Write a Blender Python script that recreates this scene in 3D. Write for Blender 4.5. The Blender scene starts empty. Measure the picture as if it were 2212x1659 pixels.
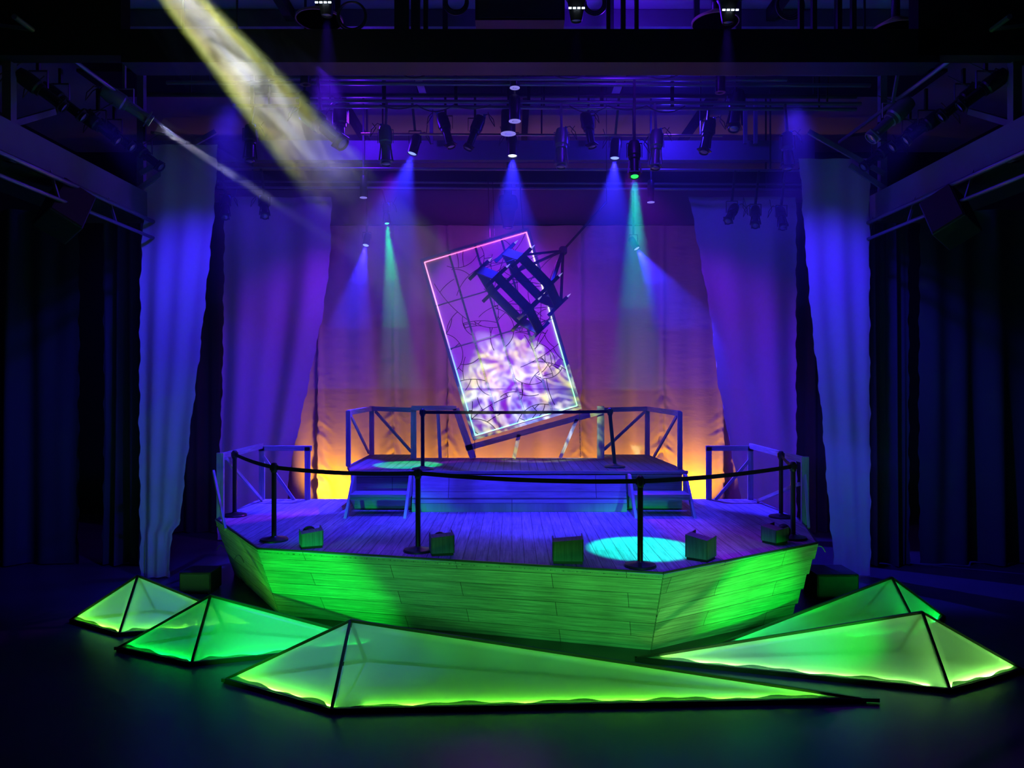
import bpy, bmesh, math, random
from mathutils import Vector, Matrix
from mathutils.geometry import delaunay_2d_cdt
random.seed(7)
sc = bpy.context.scene
COL = sc.collection
PI = math.pi
# ------------------------------------------------------------------ camera
F, H = 1600.0, 2.98                      # focal length in pixels of a 2212 wide frame, camera height
cam = bpy.data.cameras.new('camera'); co = bpy.data.objects.new('camera', cam); COL.objects.link(co)
cam.sensor_width = 36; cam.lens = 36 * F / 2212
co.location = (0, 0, H); co.rotation_euler = (PI / 2, 0, 0); cam.clip_end = 100
sc.camera = co
sc.view_settings.view_transform = 'Standard'; sc.view_settings.look = 'None'
sc.view_settings.exposure = 0.0; sc.view_settings.gamma = 1.0
sc.view_settings.use_curve_mapping = False
sc.cycles.max_bounces = 4; sc.cycles.diffuse_bounces = 2; sc.cycles.glossy_bounces = 2; sc.cycles.transmission_bounces = 4; sc.cycles.transparent_max_bounces = 8
sc.cycles.volume_bounces = 0
sc.cycles.sample_clamp_indirect = 4.0
w = bpy.data.worlds.new('world'); sc.world = w; w.use_nodes = True
w.node_tree.nodes['Background'].inputs[0].default_value = (0.02, 0.02, 0.25, 1)
w.node_tree.nodes['Background'].inputs[1].default_value = 0.02

def at(px, py, Y):
    k = Y / F
    return Vector(((px - 1106) * k, Y, H - (py - 829) * k))
def fl(px, py, z=0.0):
    Y = F * (H - z) / (py - 829)
    return at(px, py, Y)

def spot(name, loc, target, power, color, angle, blend=0.3, size=0.05):
    l = bpy.data.lights.new(name, 'SPOT'); o = bpy.data.objects.new(name, l); COL.objects.link(o)
    l.energy = power; l.color = color; l.spot_size = math.radians(angle); l.spot_blend = blend
    l.shadow_soft_size = size
    o.location = loc
    o.rotation_euler = (Vector(target) - Vector(loc)).to_track_quat('-Z', 'Y').to_euler()
    return o
def point(name, loc, power, color, size=0.1):
    l = bpy.data.lights.new(name, 'POINT'); o = bpy.data.objects.new(name, l); COL.objects.link(o)
    l.energy = power; l.color = color; l.shadow_soft_size = size; o.location = loc
    return o
BLUE = (0.035, 0.012, 1.0); VIOLET = (0.22, 0.01, 1.0); DEEP = (0.09, 0.008, 1.0)
AMBER = (1.0, 0.40, 0.0); GREEN = (0.0, 1.0, 0.03); MAGENTA = (0.40, 0.01, 1.0)
# washes over the stage; sheer and violet ones added without fixtures to brighten drapes
spot('stage_wash_left', (-5.0, 8.8, 6.15), (1.0, 11.8, 1.1), 1050, BLUE, 54, 0.8, 0.12)
spot('stage_wash_right', (5.0, 8.8, 6.15), (-1.0, 11.8, 1.1), 1050, BLUE, 54, 0.8, 0.12)
spot('sheer_wash_left', (-3.5, 9.3, 6.5), (-5.2, 11.35, 3.4), 900, BLUE, 66, 0.9, 0.12)
spot('sheer_wash_right', (3.5, 9.3, 6.5), (5.2, 11.45, 3.4), 900, BLUE, 66, 0.9, 0.12)
spot('violet_wash', (0, 9.0, 7.5), (0, 14.6, 4.0), 1900, (0.09, 0.004, 1.0), 95, 0.9, 0.15)
spot('violet_side_left', (-1.9, 12.2, 6.45), (-4.2, 14.0, 3.2), 520, (0.22, 0.005, 1.0), 62, 0.9, 0.12)
spot('violet_side_right', (1.9, 12.2, 6.45), (4.2, 14.0, 3.2), 520, (0.22, 0.005, 1.0), 62, 0.9, 0.12)
# blue light thrown up on the ceiling from the rig
point('rig_uplight_left', (-2.5, 12.2, 7.3), 110, DEEP, 0.15)
point('rig_uplight_right', (2.6, 12.2, 7.3), 120, BLUE, 0.15)
point('rig_uplight_front', (1.5, 9.6, 7.4), 70, DEEP, 0.15)
# green floor lights standing in front of the hull, below the edge of the picture
spot('floor_light_left', (-3.4, 4.8, 1.2), (-2.4, 9.0, 0.3), 1150, GREEN, 28, 0.7, 0.05)
spot('floor_light_right', (4.3, 4.8, 1.2), (2.9, 8.8, 0.36), 1200, GREEN, 25, 0.7, 0.05)
for i in range(9):
    x = -2.1 + i * 0.56
    spot('floor_light_middle', (x, 4.7, 1.25), (x + 0.05, 8.4, 0.42), 50 + 10 * i, (0.05, 1.0, 0.15), 28, 0.6, 0.1)
# amber uplights on the ground behind the deck
for i, (x, p) in enumerate([(-3.7, 60), (-2.3, 36), (-1.2, 36), (-0.3, 30), (0.7, 32), (1.7, 34), (2.7, 38), (3.75, 65)]):
    spot('amber_uplight', (x, 15.05, 0.5), (x, 15.6, 1.0), p * 4.2, AMBER, 118, 1.0, 0.06)

# ------------------------------------------------------------------ helpers
class MB:
    """collects shapes into one mesh; uv in metres"""
    def __init__(s): s.v = []; s.f = []; s.uv = []; s.sm = []
    def face(s, pts, uvs=None, smooth=False):
        n = len(s.v); s.v += [Vector(p) for p in pts]; s.f.append(list(range(n, n + len(pts))))
        s.uv.append(uvs or [(0, 0)] * len(pts)); s.sm.append(smooth)
    def quad(s, a, b, c, d):
        a, b, c, d = map(Vector, (a, b, c, d)); u = (b - a).length; v = (d - a).length
        e = (b - a).normalized() if u > 0 else Vector((1, 0, 0))
        n = (b - a).cross(d - a)
        g = n.cross(e).normalized() if n.length > 0 else Vector((0, 0, 1))
        s.face((a, b, c, d), [((p - a).dot(e), (p - a).dot(g)) for p in (a, b, c, d)])
    def hexa(s, b, t):
        b = [Vector(p) for p in b]; t = [Vector(p) for p in t]; n = len(b)
        for i in range(n):
            j = (i + 1) % n; s.quad(b[i], b[j], t[j], t[i])
        s.face(t, [(p.x, p.y) for p in t]); s.face(b[::-1], [(p.x, p.y) for p in b[::-1]])
        return s
    def box(s, x0, x1, y0, y1, z0, z1):
        return s.hexa([(x0, y0, z0), (x1, y0, z0), (x1, y1, z0), (x0, y1, z0)], [(x0, y0, z1), (x1, y0, z1), (x1, y1, z1), (x0, y1, z1)])
    def prism(s, poly, z0, z1):
        return s.hexa([(x, y, z0) for x, y in poly], [(x, y, z1) for x, y in poly])
    def bar(s, a, b, wd, ht, up=(0, 0, 1)):
        """rectangular bar, wd across, ht along the up hint"""
        a, b = Vector(a), Vector(b); d = (b - a).normalized(); up = Vector(up)
        if abs(d.dot(up)) > 0.98: up = Vector((0, 1, 0))
        x = d.cross(up).normalized() * wd / 2; y = x.cross(d).normalized() * ht / 2
        A = [a - x - y, a + x - y, a + x + y, a - x + y]; B = [p + (b - a) for p in A]
        L = (b - a).length
        for i in range(4):
            j = (i + 1) % 4; wv = (A[j] - A[i]).length
            s.face((A[i], B[i], B[j], A[j]), [(0, 0), (L, 0), (L, wv), (0, wv)])
        s.face(A); s.face(B[::-1]); return s
    def tube(s, pts, r, n=8, cap=True, closed=False):
        pts = [Vector(p) for p in pts]; m = len(pts); rings = []
        rr = r if isinstance(r, (list, tuple)) else [r] * m
        up = None
        for i, p in enumerate(pts):
            if closed: d = (pts[(i + 1) % m] - pts[i - 1]).normalized()
            else: d = (pts[min(i + 1, m - 1)] - pts[max(i - 1, 0)]).normalized()
            if up is None:
                up = Vector((0, 0, 1)) if abs(d.z) < 0.9 else Vector((1, 0, 0))
            x = d.cross(up).normalized(); y = x.cross(d).normalized(); up = y
            base = len(s.v)
            s.v += [p + (x * math.cos(2 * PI * k / n) + y * math.sin(2 * PI * k / n)) * rr[i] for k in range(n)]
            rings.append(base)
        last = m if closed else m - 1
        for i in range(last):
            a, b = rings[i], rings[(i + 1) % m]
            for k in range(n):
                k2 = (k + 1) % n
                s.f.append([a + k, a + k2, b + k2, b + k]); s.uv.append([(0, 0)] * 4); s.sm.append(True)
        if cap and not closed:
            for b, rev in ((rings[0], True), (rings[-1], False)):
                idx = [b + k for k in range(n)]
                s.f.append(idx[::-1] if rev else idx); s.uv.append([(0, 0)] * n); s.sm.append(False)
        return s
    def lathe(s, prof, n=24, o=(0, 0, 0)):
        """profile of (r, z) revolved about z"""
        o = Vector(o); rings = []
        for r, z in prof:
            base = len(s.v); s.v += [o + Vector((r * math.cos(2 * PI * k / n), r * math.sin(2 * PI * k / n), z)) for k in range(n)]
            rings.append(base)
        for a, b in zip(rings, rings[1:]):
            for k in range(n):
                k2 = (k + 1) % n
                s.f.append([a + k, a + k2, b + k2, b + k]); s.uv.append([(0, 0)] * 4); s.sm.append(True)
        for b, rev in ((rings[0], True), (rings[-1], False)):
            idx = [b + k for k in range(n)]
            s.f.append(idx[::-1] if rev else idx); s.uv.append([(0, 0)] * n); s.sm.append(False)
        return s
    def mesh(s, name, off=(0, 0, 0)):
        me = bpy.data.meshes.new(name); off = Vector(off)
        me.from_pydata([tuple(p - off) for p in s.v], [], s.f)
        ul = me.uv_layers.new(name='uv').data; k = 0
        for poly, uvs, sm in zip(me.polygons, s.uv, s.sm):
            poly.use_smooth = sm
            for q in uvs: ul[k].uv = q; k += 1
        me.validate(); me.update()
        bm = bmesh.new(); bm.from_mesh(me)
        bmesh.ops.remove_doubles(bm, verts=bm.verts, dist=1e-5)
        bmesh.ops.recalc_face_normals(bm, faces=bm.faces)
        for e in bm.edges:
            if len(e.link_faces) == 2 and e.calc_face_angle(0) > 0.6: e.smooth = False
        bm.to_mesh(me); bm.free()
        return me
    def build(s, name, mat, parent=None, **kw):
        off = parent_world(parent) if parent else Vector((0, 0, 0))
        if kw.pop('local', False): off = Vector((0, 0, 0))
        me = s.mesh(name, off); me.materials.append(mat)
        o = bpy.data.objects.new(name, me); COL.objects.link(o)
        if parent: o.parent = parent
        for k, v in kw.items(): o[k] = v
        return o
def parent_world(p):
    v = Vector((0, 0, 0))
    while p: v = v + Vector(p.location); p = p.parent
    return v
def tag(o, label, cat, group=None, kind=None):
    o['label'] = label; o['category'] = cat
    if group: o['group'] = group
    if kind: o['kind'] = kind
    return o
def thing(name, loc, label, cat, group=None):
    o = bpy.data.objects.new(name, None); COL.objects.link(o); o.location = loc; o.empty_display_size = 0.1
    return tag(o, label, cat, group)
def struct(name, mb, mat):
    o = mb.build(name, mat); o['kind'] = 'structure'; return o
def lerp(a, b, t): return a + (b - a) * t
def curve_pts(a, b, sag, n=10, side=(0, 0, -1)):
    a, b = Vector(a), Vector(b); sd = Vector(side)
    return [a.lerp(b, i / n) + sd * sag * 4 * (i / n) * (1 - i / n) for i in range(n + 1)]

# ------------------------------------------------------------------ materials
def newmat(name):
    m = bpy.data.materials.new(name); m.use_nodes = True; nt = m.node_tree
    return m, nt, nt.nodes['Principled BSDF'], nt.nodes['Material Output']
def plain(name, col, rough=0.6, metal=0.0, spec=0.4, noise=0.0, nscale=8):
    m, nt, p, out = newmat(name)
    p.inputs['Base Color'].default_value = (*col, 1); p.inputs['Roughness'].default_value = rough
    p.inputs['Metallic'].default_value = metal; p.inputs['Specular IOR Level'].default_value = spec
    if noise:
        tc = nt.nodes.new('ShaderNodeTexCoord'); n = nt.nodes.new('ShaderNodeTexNoise'); n.inputs['Scale'].default_value = nscale
        n.inputs['Detail'].default_value = 5
        nt.links.new(tc.outputs['Object'], n.inputs['Vector'])
        mr = nt.nodes.new('ShaderNodeMapRange'); mr.inputs[3].default_value = 1 - noise; mr.inputs[4].default_value = 1 + noise
        nt.links.new(n.outputs['Fac'], mr.inputs[0])
        mx = nt.nodes.new('ShaderNodeVectorMath'); mx.operation = 'SCALE'; mx.inputs[0].default_value = col
        nt.links.new(mr.outputs[0], mx.inputs['Scale']); nt.links.new(mx.outputs[0], p.inputs['Base Color'])
    return m
def emit(name, col, strength):
    m, nt, p, out = newmat(name)
    p.inputs['Base Color'].default_value = (*[c * 0.5 for c in col], 1)
    p.inputs['Emission Color'].default_value = (*col, 1); p.inputs['Emission Strength'].default_value = strength
    if not name.startswith('led'): m.cycles.emission_sampling = 'NONE'
    return m
def math_node(nt, op, a, b=None):
    n = nt.nodes.new('ShaderNodeMath'); n.operation = op
    for i, x in enumerate((a, b)):
        if x is None: continue
        if isinstance(x, (int, float)): n.inputs[i].default_value = x
        else: nt.links.new(x, n.inputs[i])
    return n.outputs[0]
def ramp(nt, fac, stops, interp='LINEAR'):
    r = nt.nodes.new('ShaderNodeValToRGB'); r.color_ramp.interpolation = interp; e = r.color_ramp.elements
    while len(e) > 1: e.remove(e[-1])
    e[0].position = stops[0][0]; e[0].color = (*stops[0][1], 1)
    for pos, c in stops[1:]:
        q = e.new(pos); q.color = (*c, 1)
    nt.links.new(fac, r.inputs[0]); return r.outputs[0]
def boards(name, base, row, length, streak, use_uv=True, gap=0.006, contrast=0.45, rough=0.6, spec=0.3):
    """whitewashed boards; rows across v, grain along u"""
    m, nt, p, out = newmat(name); N, L = nt.nodes, nt.links
    tc = N.new('ShaderNodeTexCoord'); src = tc.outputs['UV'] if use_uv else tc.outputs['Object']
    mp = N.new('ShaderNodeMapping')
    if not use_uv: mp.inputs['Rotation'].default_value = (0, 0, -PI / 2)
    L.new(src, mp.inputs['Vector'])
    br = N.new('ShaderNodeTexBrick'); L.new(mp.outputs[0], br.inputs['Vector'])
    br.inputs['Scale'].default_value = 1; br.inputs['Brick Width'].default_value = length; br.inputs['Row Height'].default_value = row
    br.inputs['Mortar Size'].default_value = gap; br.inputs['Mortar Smooth'].default_value = 0.1
    br.inputs['Color1'].default_value = (0.75, 0.75, 0.75, 1); br.inputs['Color2'].default_value = (1, 1, 1, 1)
    br.inputs['Mortar'].default_value = (0.25, 0.25, 0.25, 1); br.offset = 0.43; br.offset_frequency = 2
    m2 = N.new('ShaderNodeMapping'); m2.inputs['Scale'].default_value = (streak[0], streak[1], streak[0] if use_uv else 1)
    L.new(mp.outputs[0], m2.inputs['Vector'])
    n1 = N.new('ShaderNodeTexNoise'); n1.inputs['Scale'].default_value = 1; n1.inputs['Detail'].default_value = 8; n1.inputs['Roughness'].default_value = 0.7
    L.new(m2.outputs[0], n1.inputs['Vector'])
    n2 = N.new('ShaderNodeTexNoise'); n2.inputs['Scale'].default_value = 1.3; n2.inputs['Detail'].default_value = 3
    L.new(mp.outputs[0], n2.inputs['Vector'])
    mr = N.new('ShaderNodeMapRange'); mr.inputs[1].default_value = 0.35; mr.inputs[2].default_value = 0.65
    mr.inputs[3].default_value = 1 - contrast; mr.inputs[4].default_value = 1 + contrast * 0.4
    L.new(n1.outputs['Fac'], mr.inputs[0])
    mr2 = N.new('ShaderNodeMapRange'); mr2.inputs[1].default_value = 0.3; mr2.inputs[2].default_value = 0.7
    mr2.inputs[3].default_value = 0.8; mr2.inputs[4].default_value = 1.1
    L.new(n2.outputs['Fac'], mr2.inputs[0])
    k = math_node(nt, 'MULTIPLY', mr.outputs[0], mr2.outputs[0])
    sc1 = N.new('ShaderNodeVectorMath'); sc1.operation = 'SCALE'; L.new(br.outputs['Color'], sc1.inputs[0]); L.new(k, sc1.inputs['Scale'])
    ml = N.new('ShaderNodeVectorMath'); ml.operation = 'MULTIPLY'; ml.inputs[1].default_value = base; L.new(sc1.outputs[0], ml.inputs[0])
    L.new(ml.outputs[0], p.inputs['Base Color']); p.inputs['Roughness'].default_value = rough; p.inputs['Specular IOR Level'].default_value = spec
    bp = N.new('ShaderNodeBump'); bp.inputs['Strength'].default_value = 0.35; bp.inputs['Distance'].default_value = 0.01
    hh = math_node(nt, 'SUBTRACT', n1.outputs['Fac'], math_node(nt, 'MULTIPLY', br.outputs['Fac'], 1.5))
    L.new(hh, bp.inputs['Height']); L.new(bp.outputs[0], p.inputs['Normal'])
    return m
def cloth(name, col, trans=0.25, wr=0.2, wscale=(6, 6, 1.2)):
    m, nt, p, out = newmat(name); N, L = nt.nodes, nt.links
    N.remove(p)
    df = N.new('ShaderNodeBsdfDiffuse'); tl = N.new('ShaderNodeBsdfTranslucent'); mx = N.new('ShaderNodeMixShader')
    df.inputs[0].default_value = (*col, 1); tl.inputs[0].default_value = (*col, 1); mx.inputs[0].default_value = trans
    L.new(df.outputs[0], mx.inputs[1]); L.new(tl.outputs[0], mx.inputs[2]); L.new(mx.outputs[0], out.inputs['Surface'])
    tc = N.new('ShaderNodeTexCoord'); mp = N.new('ShaderNodeMapping'); mp.inputs['Scale'].default_value = wscale
    n = N.new('ShaderNodeTexNoise'); n.inputs['Scale'].default_value = 1.0; n.inputs['Detail'].default_value = 6
    L.new(tc.outputs['Object'], mp.inputs[0]); L.new(mp.outputs[0], n.inputs['Vector'])
    bp = N.new('ShaderNodeBump'); bp.inputs['Strength'].default_value = wr; bp.inputs['Distance'].default_value = 0.03
    L.new(n.outputs['Fac'], bp.inputs['Height']); L.new(bp.outputs[0], df.inputs['Normal'])
    return m
M = {}
M['floor'] = plain('black_floor', (0.035, 0.04, 0.045), 0.32, 0, 0.5, 0.35, 1.5)
M['black'] = plain('black_paint', (0.012, 0.012, 0.014), 0.5, 0, 0.4)
M['blackwall'] = plain('black_wall', (0.02, 0.02, 0.022), 0.9, 0, 0.1)
M['ceiling'] = plain('ceiling_board', (0.34, 0.3, 0.4), 0.9, 0, 0.1, 0.15, 0.8)
M['steel'] = plain('grey_steel', (0.22, 0.22, 0.24), 0.38, 0.6, 0.5)
M['darksteel'] = plain('dark_steel', (0.05, 0.05, 0.055), 0.4, 0.4, 0.5)
M['beam'] = plain('painted_beam', (0.15, 0.14, 0.18), 0.6, 0, 0.3, 0.2, 2)
M['cable'] = plain('cable_rubber', (0.05, 0.05, 0.06), 0.35, 0, 0.5)
M['hull'] = boards('whitewashed_hull_boards', (0.62, 0.62, 0.56), 0.21, 1.9, (1.6, 42), True, 0.004, 0.5)
M['deck'] = boards('whitewashed_deck_boards', (0.55, 0.5, 0.55), 0.14, 3.7, (1.6, 30), False, 0.004, 0.5)
M['updeck'] = boards('brown_deck_boards', (0.15, 0.125, 0.13), 0.14, 2.4, (1.2, 40), False, 0.008, 0.4)
M['wood'] = boards('whitewashed_timber', (0.6, 0.58, 0.6), 3.0, 9.0, (2, 40), True, 0.0, 0.4)
M['fascia'] = boards('whitewashed_fascia', (0.62, 0.6, 0.62), 0.25, 2.3, (1.5, 40), True, 0.005, 0.3)
M['boxwood'] = boards('box_plywood', (0.25, 0.27, 0.25), 3, 9, (50, 2), True, 0.0, 0.4)
M['muslin'] = cloth('muslin_cloth', (0.5, 0.41, 0.38), 0.15, 0.35, (3, 3, 9))
M['sheer'] = cloth('sheer_cloth', (0.6, 0.52, 0.6), 0.12, 0.15, (5, 5, 0.5))
M['masking'] = cloth('masking_cloth', (0.07, 0.05, 0.045), 0.05)
M['drape'] = cloth('dark_drape', (0.05, 0.05, 0.07), 0.0)
M['lamp_black'] = plain('lamp_housing', (0.03, 0.03, 0.035), 0.38, 0.2, 0.5)
M['lamp_grey'] = plain('lamp_housing_grey', (0.3, 0.3, 0.34), 0.4, 0.4, 0.5)
M['glass_dull'] = plain('lens_unlit', (0.25, 0.25, 0.35), 0.1, 0.5, 0.8)
M['copper'] = plain('reflector_copper', (0.7, 0.4, 0.3), 0.3, 0.7, 0.5)
M['lens_blue'] = emit('lens_blue', (0.25, 0.35, 1.0), 1.6)
M['lens_white'] = emit('lens_white', (0.7, 0.85, 1.0), 3.0)
M['lens_green'] = emit('lens_green', (0.02, 1.0, 0.08), 2.0)
M['lens_teal'] = emit('lens_teal', (0.1, 1.0, 0.5), 1.6)
M['stand'] = plain('stanchion_black', (0.014, 0.014, 0.016), 0.35, 0.0, 0.5)
M['belt'] = plain('belt_webbing', (0.01, 0.01, 0.012), 0.8, 0, 0.2)
M['brick_red'] = plain('speaker_grille', (0.06, 0.015, 0.02), 0.7)
M['connector'] = plain('plug_plastic', (0.15, 0.3, 0.8), 0.4)

# ------------------------------------------------------------------ room shell
struct('floor', MB().box(-10, 10, -2, 17.2, -0.1, 0), M['floor'])
struct('ceiling', MB().box(-10, 10, 5, 17.2, 8.3, 8.45), M['ceiling'])
struct('wall_back', MB().box(-10, 10, 17.0, 17.2, 0, 8.3), M['blackwall'])
struct('wall_left', MB().box(-10.2, -10, -2, 17.2, 0, 8.3), M['blackwall'])
struct('wall_right', MB().box(10, 10.2, -2, 17.2, 0, 8.3), M['blackwall'])

struct('dark_corner_fill_left', MB().box(-10, -4.33, 8.2, 8.4, 6.62, 8.3), M['blackwall'])  # black boxes added on both sides to darken the top corners
struct('dark_corner_fill_right', MB().box(4.5, 10, 8.2, 8.4, 6.62, 8.3), M['blackwall'])

# ------------------------------------------------------------------ curtains
def curtain(name, label, cat, mat, Y, ztop, zbot, left, right, folds=8, amp=0.06, seams=(), group=None, nu=110, nz=90, phase=0.0, spread=0.35):
    """left / right: lists of (z, x) for the edges; hangs in soft folds; seams: x of gathered seams"""
    def ed(lst, z):
        lst = sorted(lst)
        if z <= lst[0][0]: return lst[0][1]
        for (z0, x0), (z1, x1) in zip(lst, lst[1:]):
            if z <= z1: return lerp(x0, x1, (z - z0) / (z1 - z0))
        return lst[-1][1]
    rnd = random.Random(hash(name + label) % 1000 if False else len(label) * 7 + len(name))
    hs = [(rnd.uniform(0.6, 1.6) * folds, rnd.uniform(0, 6.28), rnd.uniform(0.4, 1)) for _ in range(4)]
    v, f = [], []
    for j in range(nz + 1):
        t = j / nz; z = lerp(ztop, zbot, t); xl, xr = ed(left, z), ed(right, z)
        rag = 0.012 * math.sin(z * 9 + phase) + 0.008 * math.sin(z * 23)
        for i in range(nu + 1):
            u = i / nu; x = lerp(xl, xr, u) + (rag if u in (0, 1) else 0)
            y = 0
            for k, ph, am in hs:
                y += am * math.sin(u * k * 2 * PI / 2 + ph + 0.35 * math.sin(t * 3 + ph)) * amp * 0.5 * (0.5 + 0.6 * t)
            for s in seams:
                d = abs(x - s)
                g = math.exp(-(d / 0.2) ** 2)
                y += -0.05 * math.exp(-(d / 0.05) ** 2) * (0.5 + t)
                sd = 1 if x > s else -1
                q = z * 9 + d * 13 * (1 + .2 * sd) + 2.2 * math.sin(z * 2.3 + s * sd) + 1.1 * math.sin(z * 5.9 + s * 3)
                y += g * min(1, max(0, t - .4) * 1.8) * (0.038 * math.sin(q) + 0.016 * math.sin(q * 2.3 + 1 + sd) + .006 * math.sin(z * 37 + d * 25))
            v.append((x, Y + y, z))
    for j in range(nz):
        for i in range(nu):
            a = j * (nu + 1) + i; f.append((a, a + 1, a + nu + 2, a + nu + 1))
    me = bpy.data.meshes.new(name); me.from_pydata(v, [], f); me.materials.append(mat)
    for p in me.polygons: p.use_smooth = True
    o = bpy.data.objects.new(name, me); COL.objects.link(o)
    tag(o, label, cat, group)
    return o
def edge(pts, Y):
    return [(at(px, py, Y).z, at(px, py, Y).x) for px, py in pts]
# muslin backcloth in five gathered widths
YB = 15.6
bx = [(px - 1106) * YB / F for px in (410, 690, 970, 1255, 1560, 1810)]
zt = at(0, 487, YB).z
bl = ['tan muslin backdrop cloth at far left behind the left purple sheer', 'tan gathered muslin backdrop cloth behind the left half of the raised platform',
      'tan muslin backdrop cloth directly behind the tilted window panel', 'tan gathered muslin backdrop cloth behind the right bay of the raised railing',
      'tan muslin backdrop cloth at far right behind the right purple sheer']
for i in range(5):
    x0, x1 = bx[i], bx[i + 1]
    curtain('backdrop_curtain', bl[i], 'curtain', M['muslin'], YB, zt, 0.0, [(0, x0 - 0.02), (zt, x0 - 0.02)], [(0, x1 + 0.02), (zt, x1 + 0.02)],
            folds=6 + (i % 2), amp=0.10, seams=[x for x in (x0, x1) if abs(x) < 4.6] + ([lerp(x0, x1, .58)] if i in (1, 3) else []), group='muslin backdrop cloths', nu=130, nz=220)
# sheers in front of the backcloth
Y2 = 14.0
zt2 = at(0, 425, Y2).z
curtain('sheer_curtain', 'tall purple-lit sheer drape hanging behind the left deck railing, tapering to its foot', 'curtain', M['sheer'], Y2, zt2, 0.02,
        edge([(484, 425), (478, 800), (466, 1169)], Y2), edge([(716, 425), (713, 560), (697, 680), (668, 820), (642, 940), (626, 1010), (620, 1080), (616, 1169)], Y2), 4.5, 0.08, nu=150, phase=1)
curtain('sheer_curtain', 'tall purple-lit sheer drape hanging behind the right deck railing, tapering to its foot', 'curtain', M['sheer'], Y2, zt2, 0.02,
        edge([(1488, 425), (1512, 560), (1534, 680), (1549, 820), (1572, 940), (1590, 1030), (1602, 1080), (1612, 1169)], Y2), edge([(1722, 425), (1722, 800), (1724, 1169)], Y2), 5, 0.08, nu=150, phase=3)
Y1 = 11.35
curtain('sheer_curtain', 'blue-lit sheer drape nearest the left side, standing before the dark gap', 'curtain', M['sheer'], Y1, at(0, 312, Y1).z, 0.02,
        edge([(318, 312), (302, 600), (299, 900), (302, 1249)], Y1), edge([(471, 312), (462, 470), (445, 640), (430, 780), (415, 900), (396, 1060), (390, 1130), (371, 1150), (366, 1249)], Y1), 4, 0.05, nu=130, phase=2)
curtain('sheer_curtain', 'blue-lit sheer drape nearest the right side, hem just above the floor', 'curtain', M['sheer'], Y1 + 0.1, at(0, 338, Y1).z, 0.02,
        edge([(1732, 338), (1742, 480), (1758, 680), (1782, 900), (1795, 1080), (1810, 1249)], Y1), edge([(1885, 338), (1885, 700), (1887, 1249)], Y1), 3.5, 0.035, nu=130, phase=4)
# black masking and side drapes
for lb, xa, xb in (('black masking curtain seen in the gap left of the deck', 345, 500), ('black masking curtain seen in the gap right of the deck', 1700, 1850)):
    curtain('masking_curtain', lb, 'curtain', M['masking'], 14.8, 6.6, 0.02, edge([(xa, 0), (xa, 1200)], 14.8), edge([(xb, 0), (xb, 1200)], 14.8), 9, 0.10)
for lb, xa, xb in (('dark navy side drape at the left edge of the picture', -160, 172), ('dark side drape just left of the blue-lit sheer', 226, 330),
                   ('dark side drape just right of the blue-lit sheer', 1860, 1960), ('dark navy side drape at the right edge of the picture', 1990, 2360)):
    curtain('side_drape', lb, 'curtain', M['drape'], 12.2, 5.85, 0.02, edge([(xa, 0), (xa, 1200)], 12.2), edge([(xb, 0), (xb, 1200)], 12.2), 8, 0.16)

# ------------------------------------------------------------------ lower deck: boat-shaped platform
Z1, Z2 = 1.0, 1.6
deckp = [fl(467, 1120, Z1), fl(558, 1184, Z1), fl(1432, 1237, Z1), fl(1765, 1172, Z1), fl(1739, 1135, Z1), fl(1722, 1118, Z1)]
deckp = [(p.x, p.y) for p in deckp] + [(4.2, 12.75), (-4.35, 12.75)]
T = thing('boat_deck', (0, 10.4, 0), 'large boat-shaped wooden deck with slanting plank hull lit green', 'stage platform')
MB().prism(deckp, Z1 - 0.05, Z1).build('deck_floor', M['deck'], T)
bot = [fl(511, 1240, 0), fl(608, 1327, 0), fl(1405, 1402, 0), fl(1703, 1334, 0)]
top = [Vector((x, y, Z1 - 0.004)) for x, y in deckp[:4]]
def hull_panel(a, b, c, d, step_r=0.0, step_l=0.0, rows=5, name='hull_panel'):
    """a b bottom, d c top; each row a board of its own, ends stepped like clapboard"""
    mb = MB(); th = 0.02
    n = (b - a).cross(d - a).normalized()
    if n.y > 0: n = -n
    for r in range(rows):
        t0, t1 = r / rows, (r + 1) / rows
        l0, l1 = a.lerp(d, t0), a.lerp(d, t1); r0, r1 = b.lerp(c, t0), b.lerp(c, t1)
        if step_r:
            e = (r1 - l1).normalized(); r0 = r0 + e * step_r * 1.0; r1 = r1 - e * step_r * 0.0
        if step_l:
            e = (l1 - r1).normalized(); l0 = l0 + e * step_l
        o = n * (0.018 + 0.004 * (rows - r) / rows)
        f4 = [l0 + o, r0 + o, r1 + o, l1 + o]; L = (b - a).length
        mb.hexa([p - n * th for p in f4], f4)
        k = len(mb.f)
        # planar uv running along the board
        ex = (b - a).normalized(); ey = n.cross(ex); ey = ey if ey.z > 0 else -ey
        for fi in range(k - 6, k):
            mb.uv[fi] = [((mb.v[i] - a).dot(ex) + 3.1, (mb.v[i] - a).dot(ey)) for i in mb.f[fi]]
    return mb.build(name, M['hull'], T)
for q, (a, b, c, d, sr, sl) in enumerate([(bot[0], bot[1], top[1], top[0], 0, 0.05), (bot[1], bot[2], top[2], top[1], 0, 0), (bot[2], bot[3], top[3], top[2], 0.05, 0)]):
    hull_panel(a, b, c, d, sr, sl)
mb = MB()
for (x0, y0), (x1, y1) in zip(deckp[:5], deckp[1:6]): mb.bar((x0, y0, Z1 - 0.005), (x1, y1, Z1 - 0.005), 0.02, 0.03)
mb.build('edge_trim', M['darksteel'], T)
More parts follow.
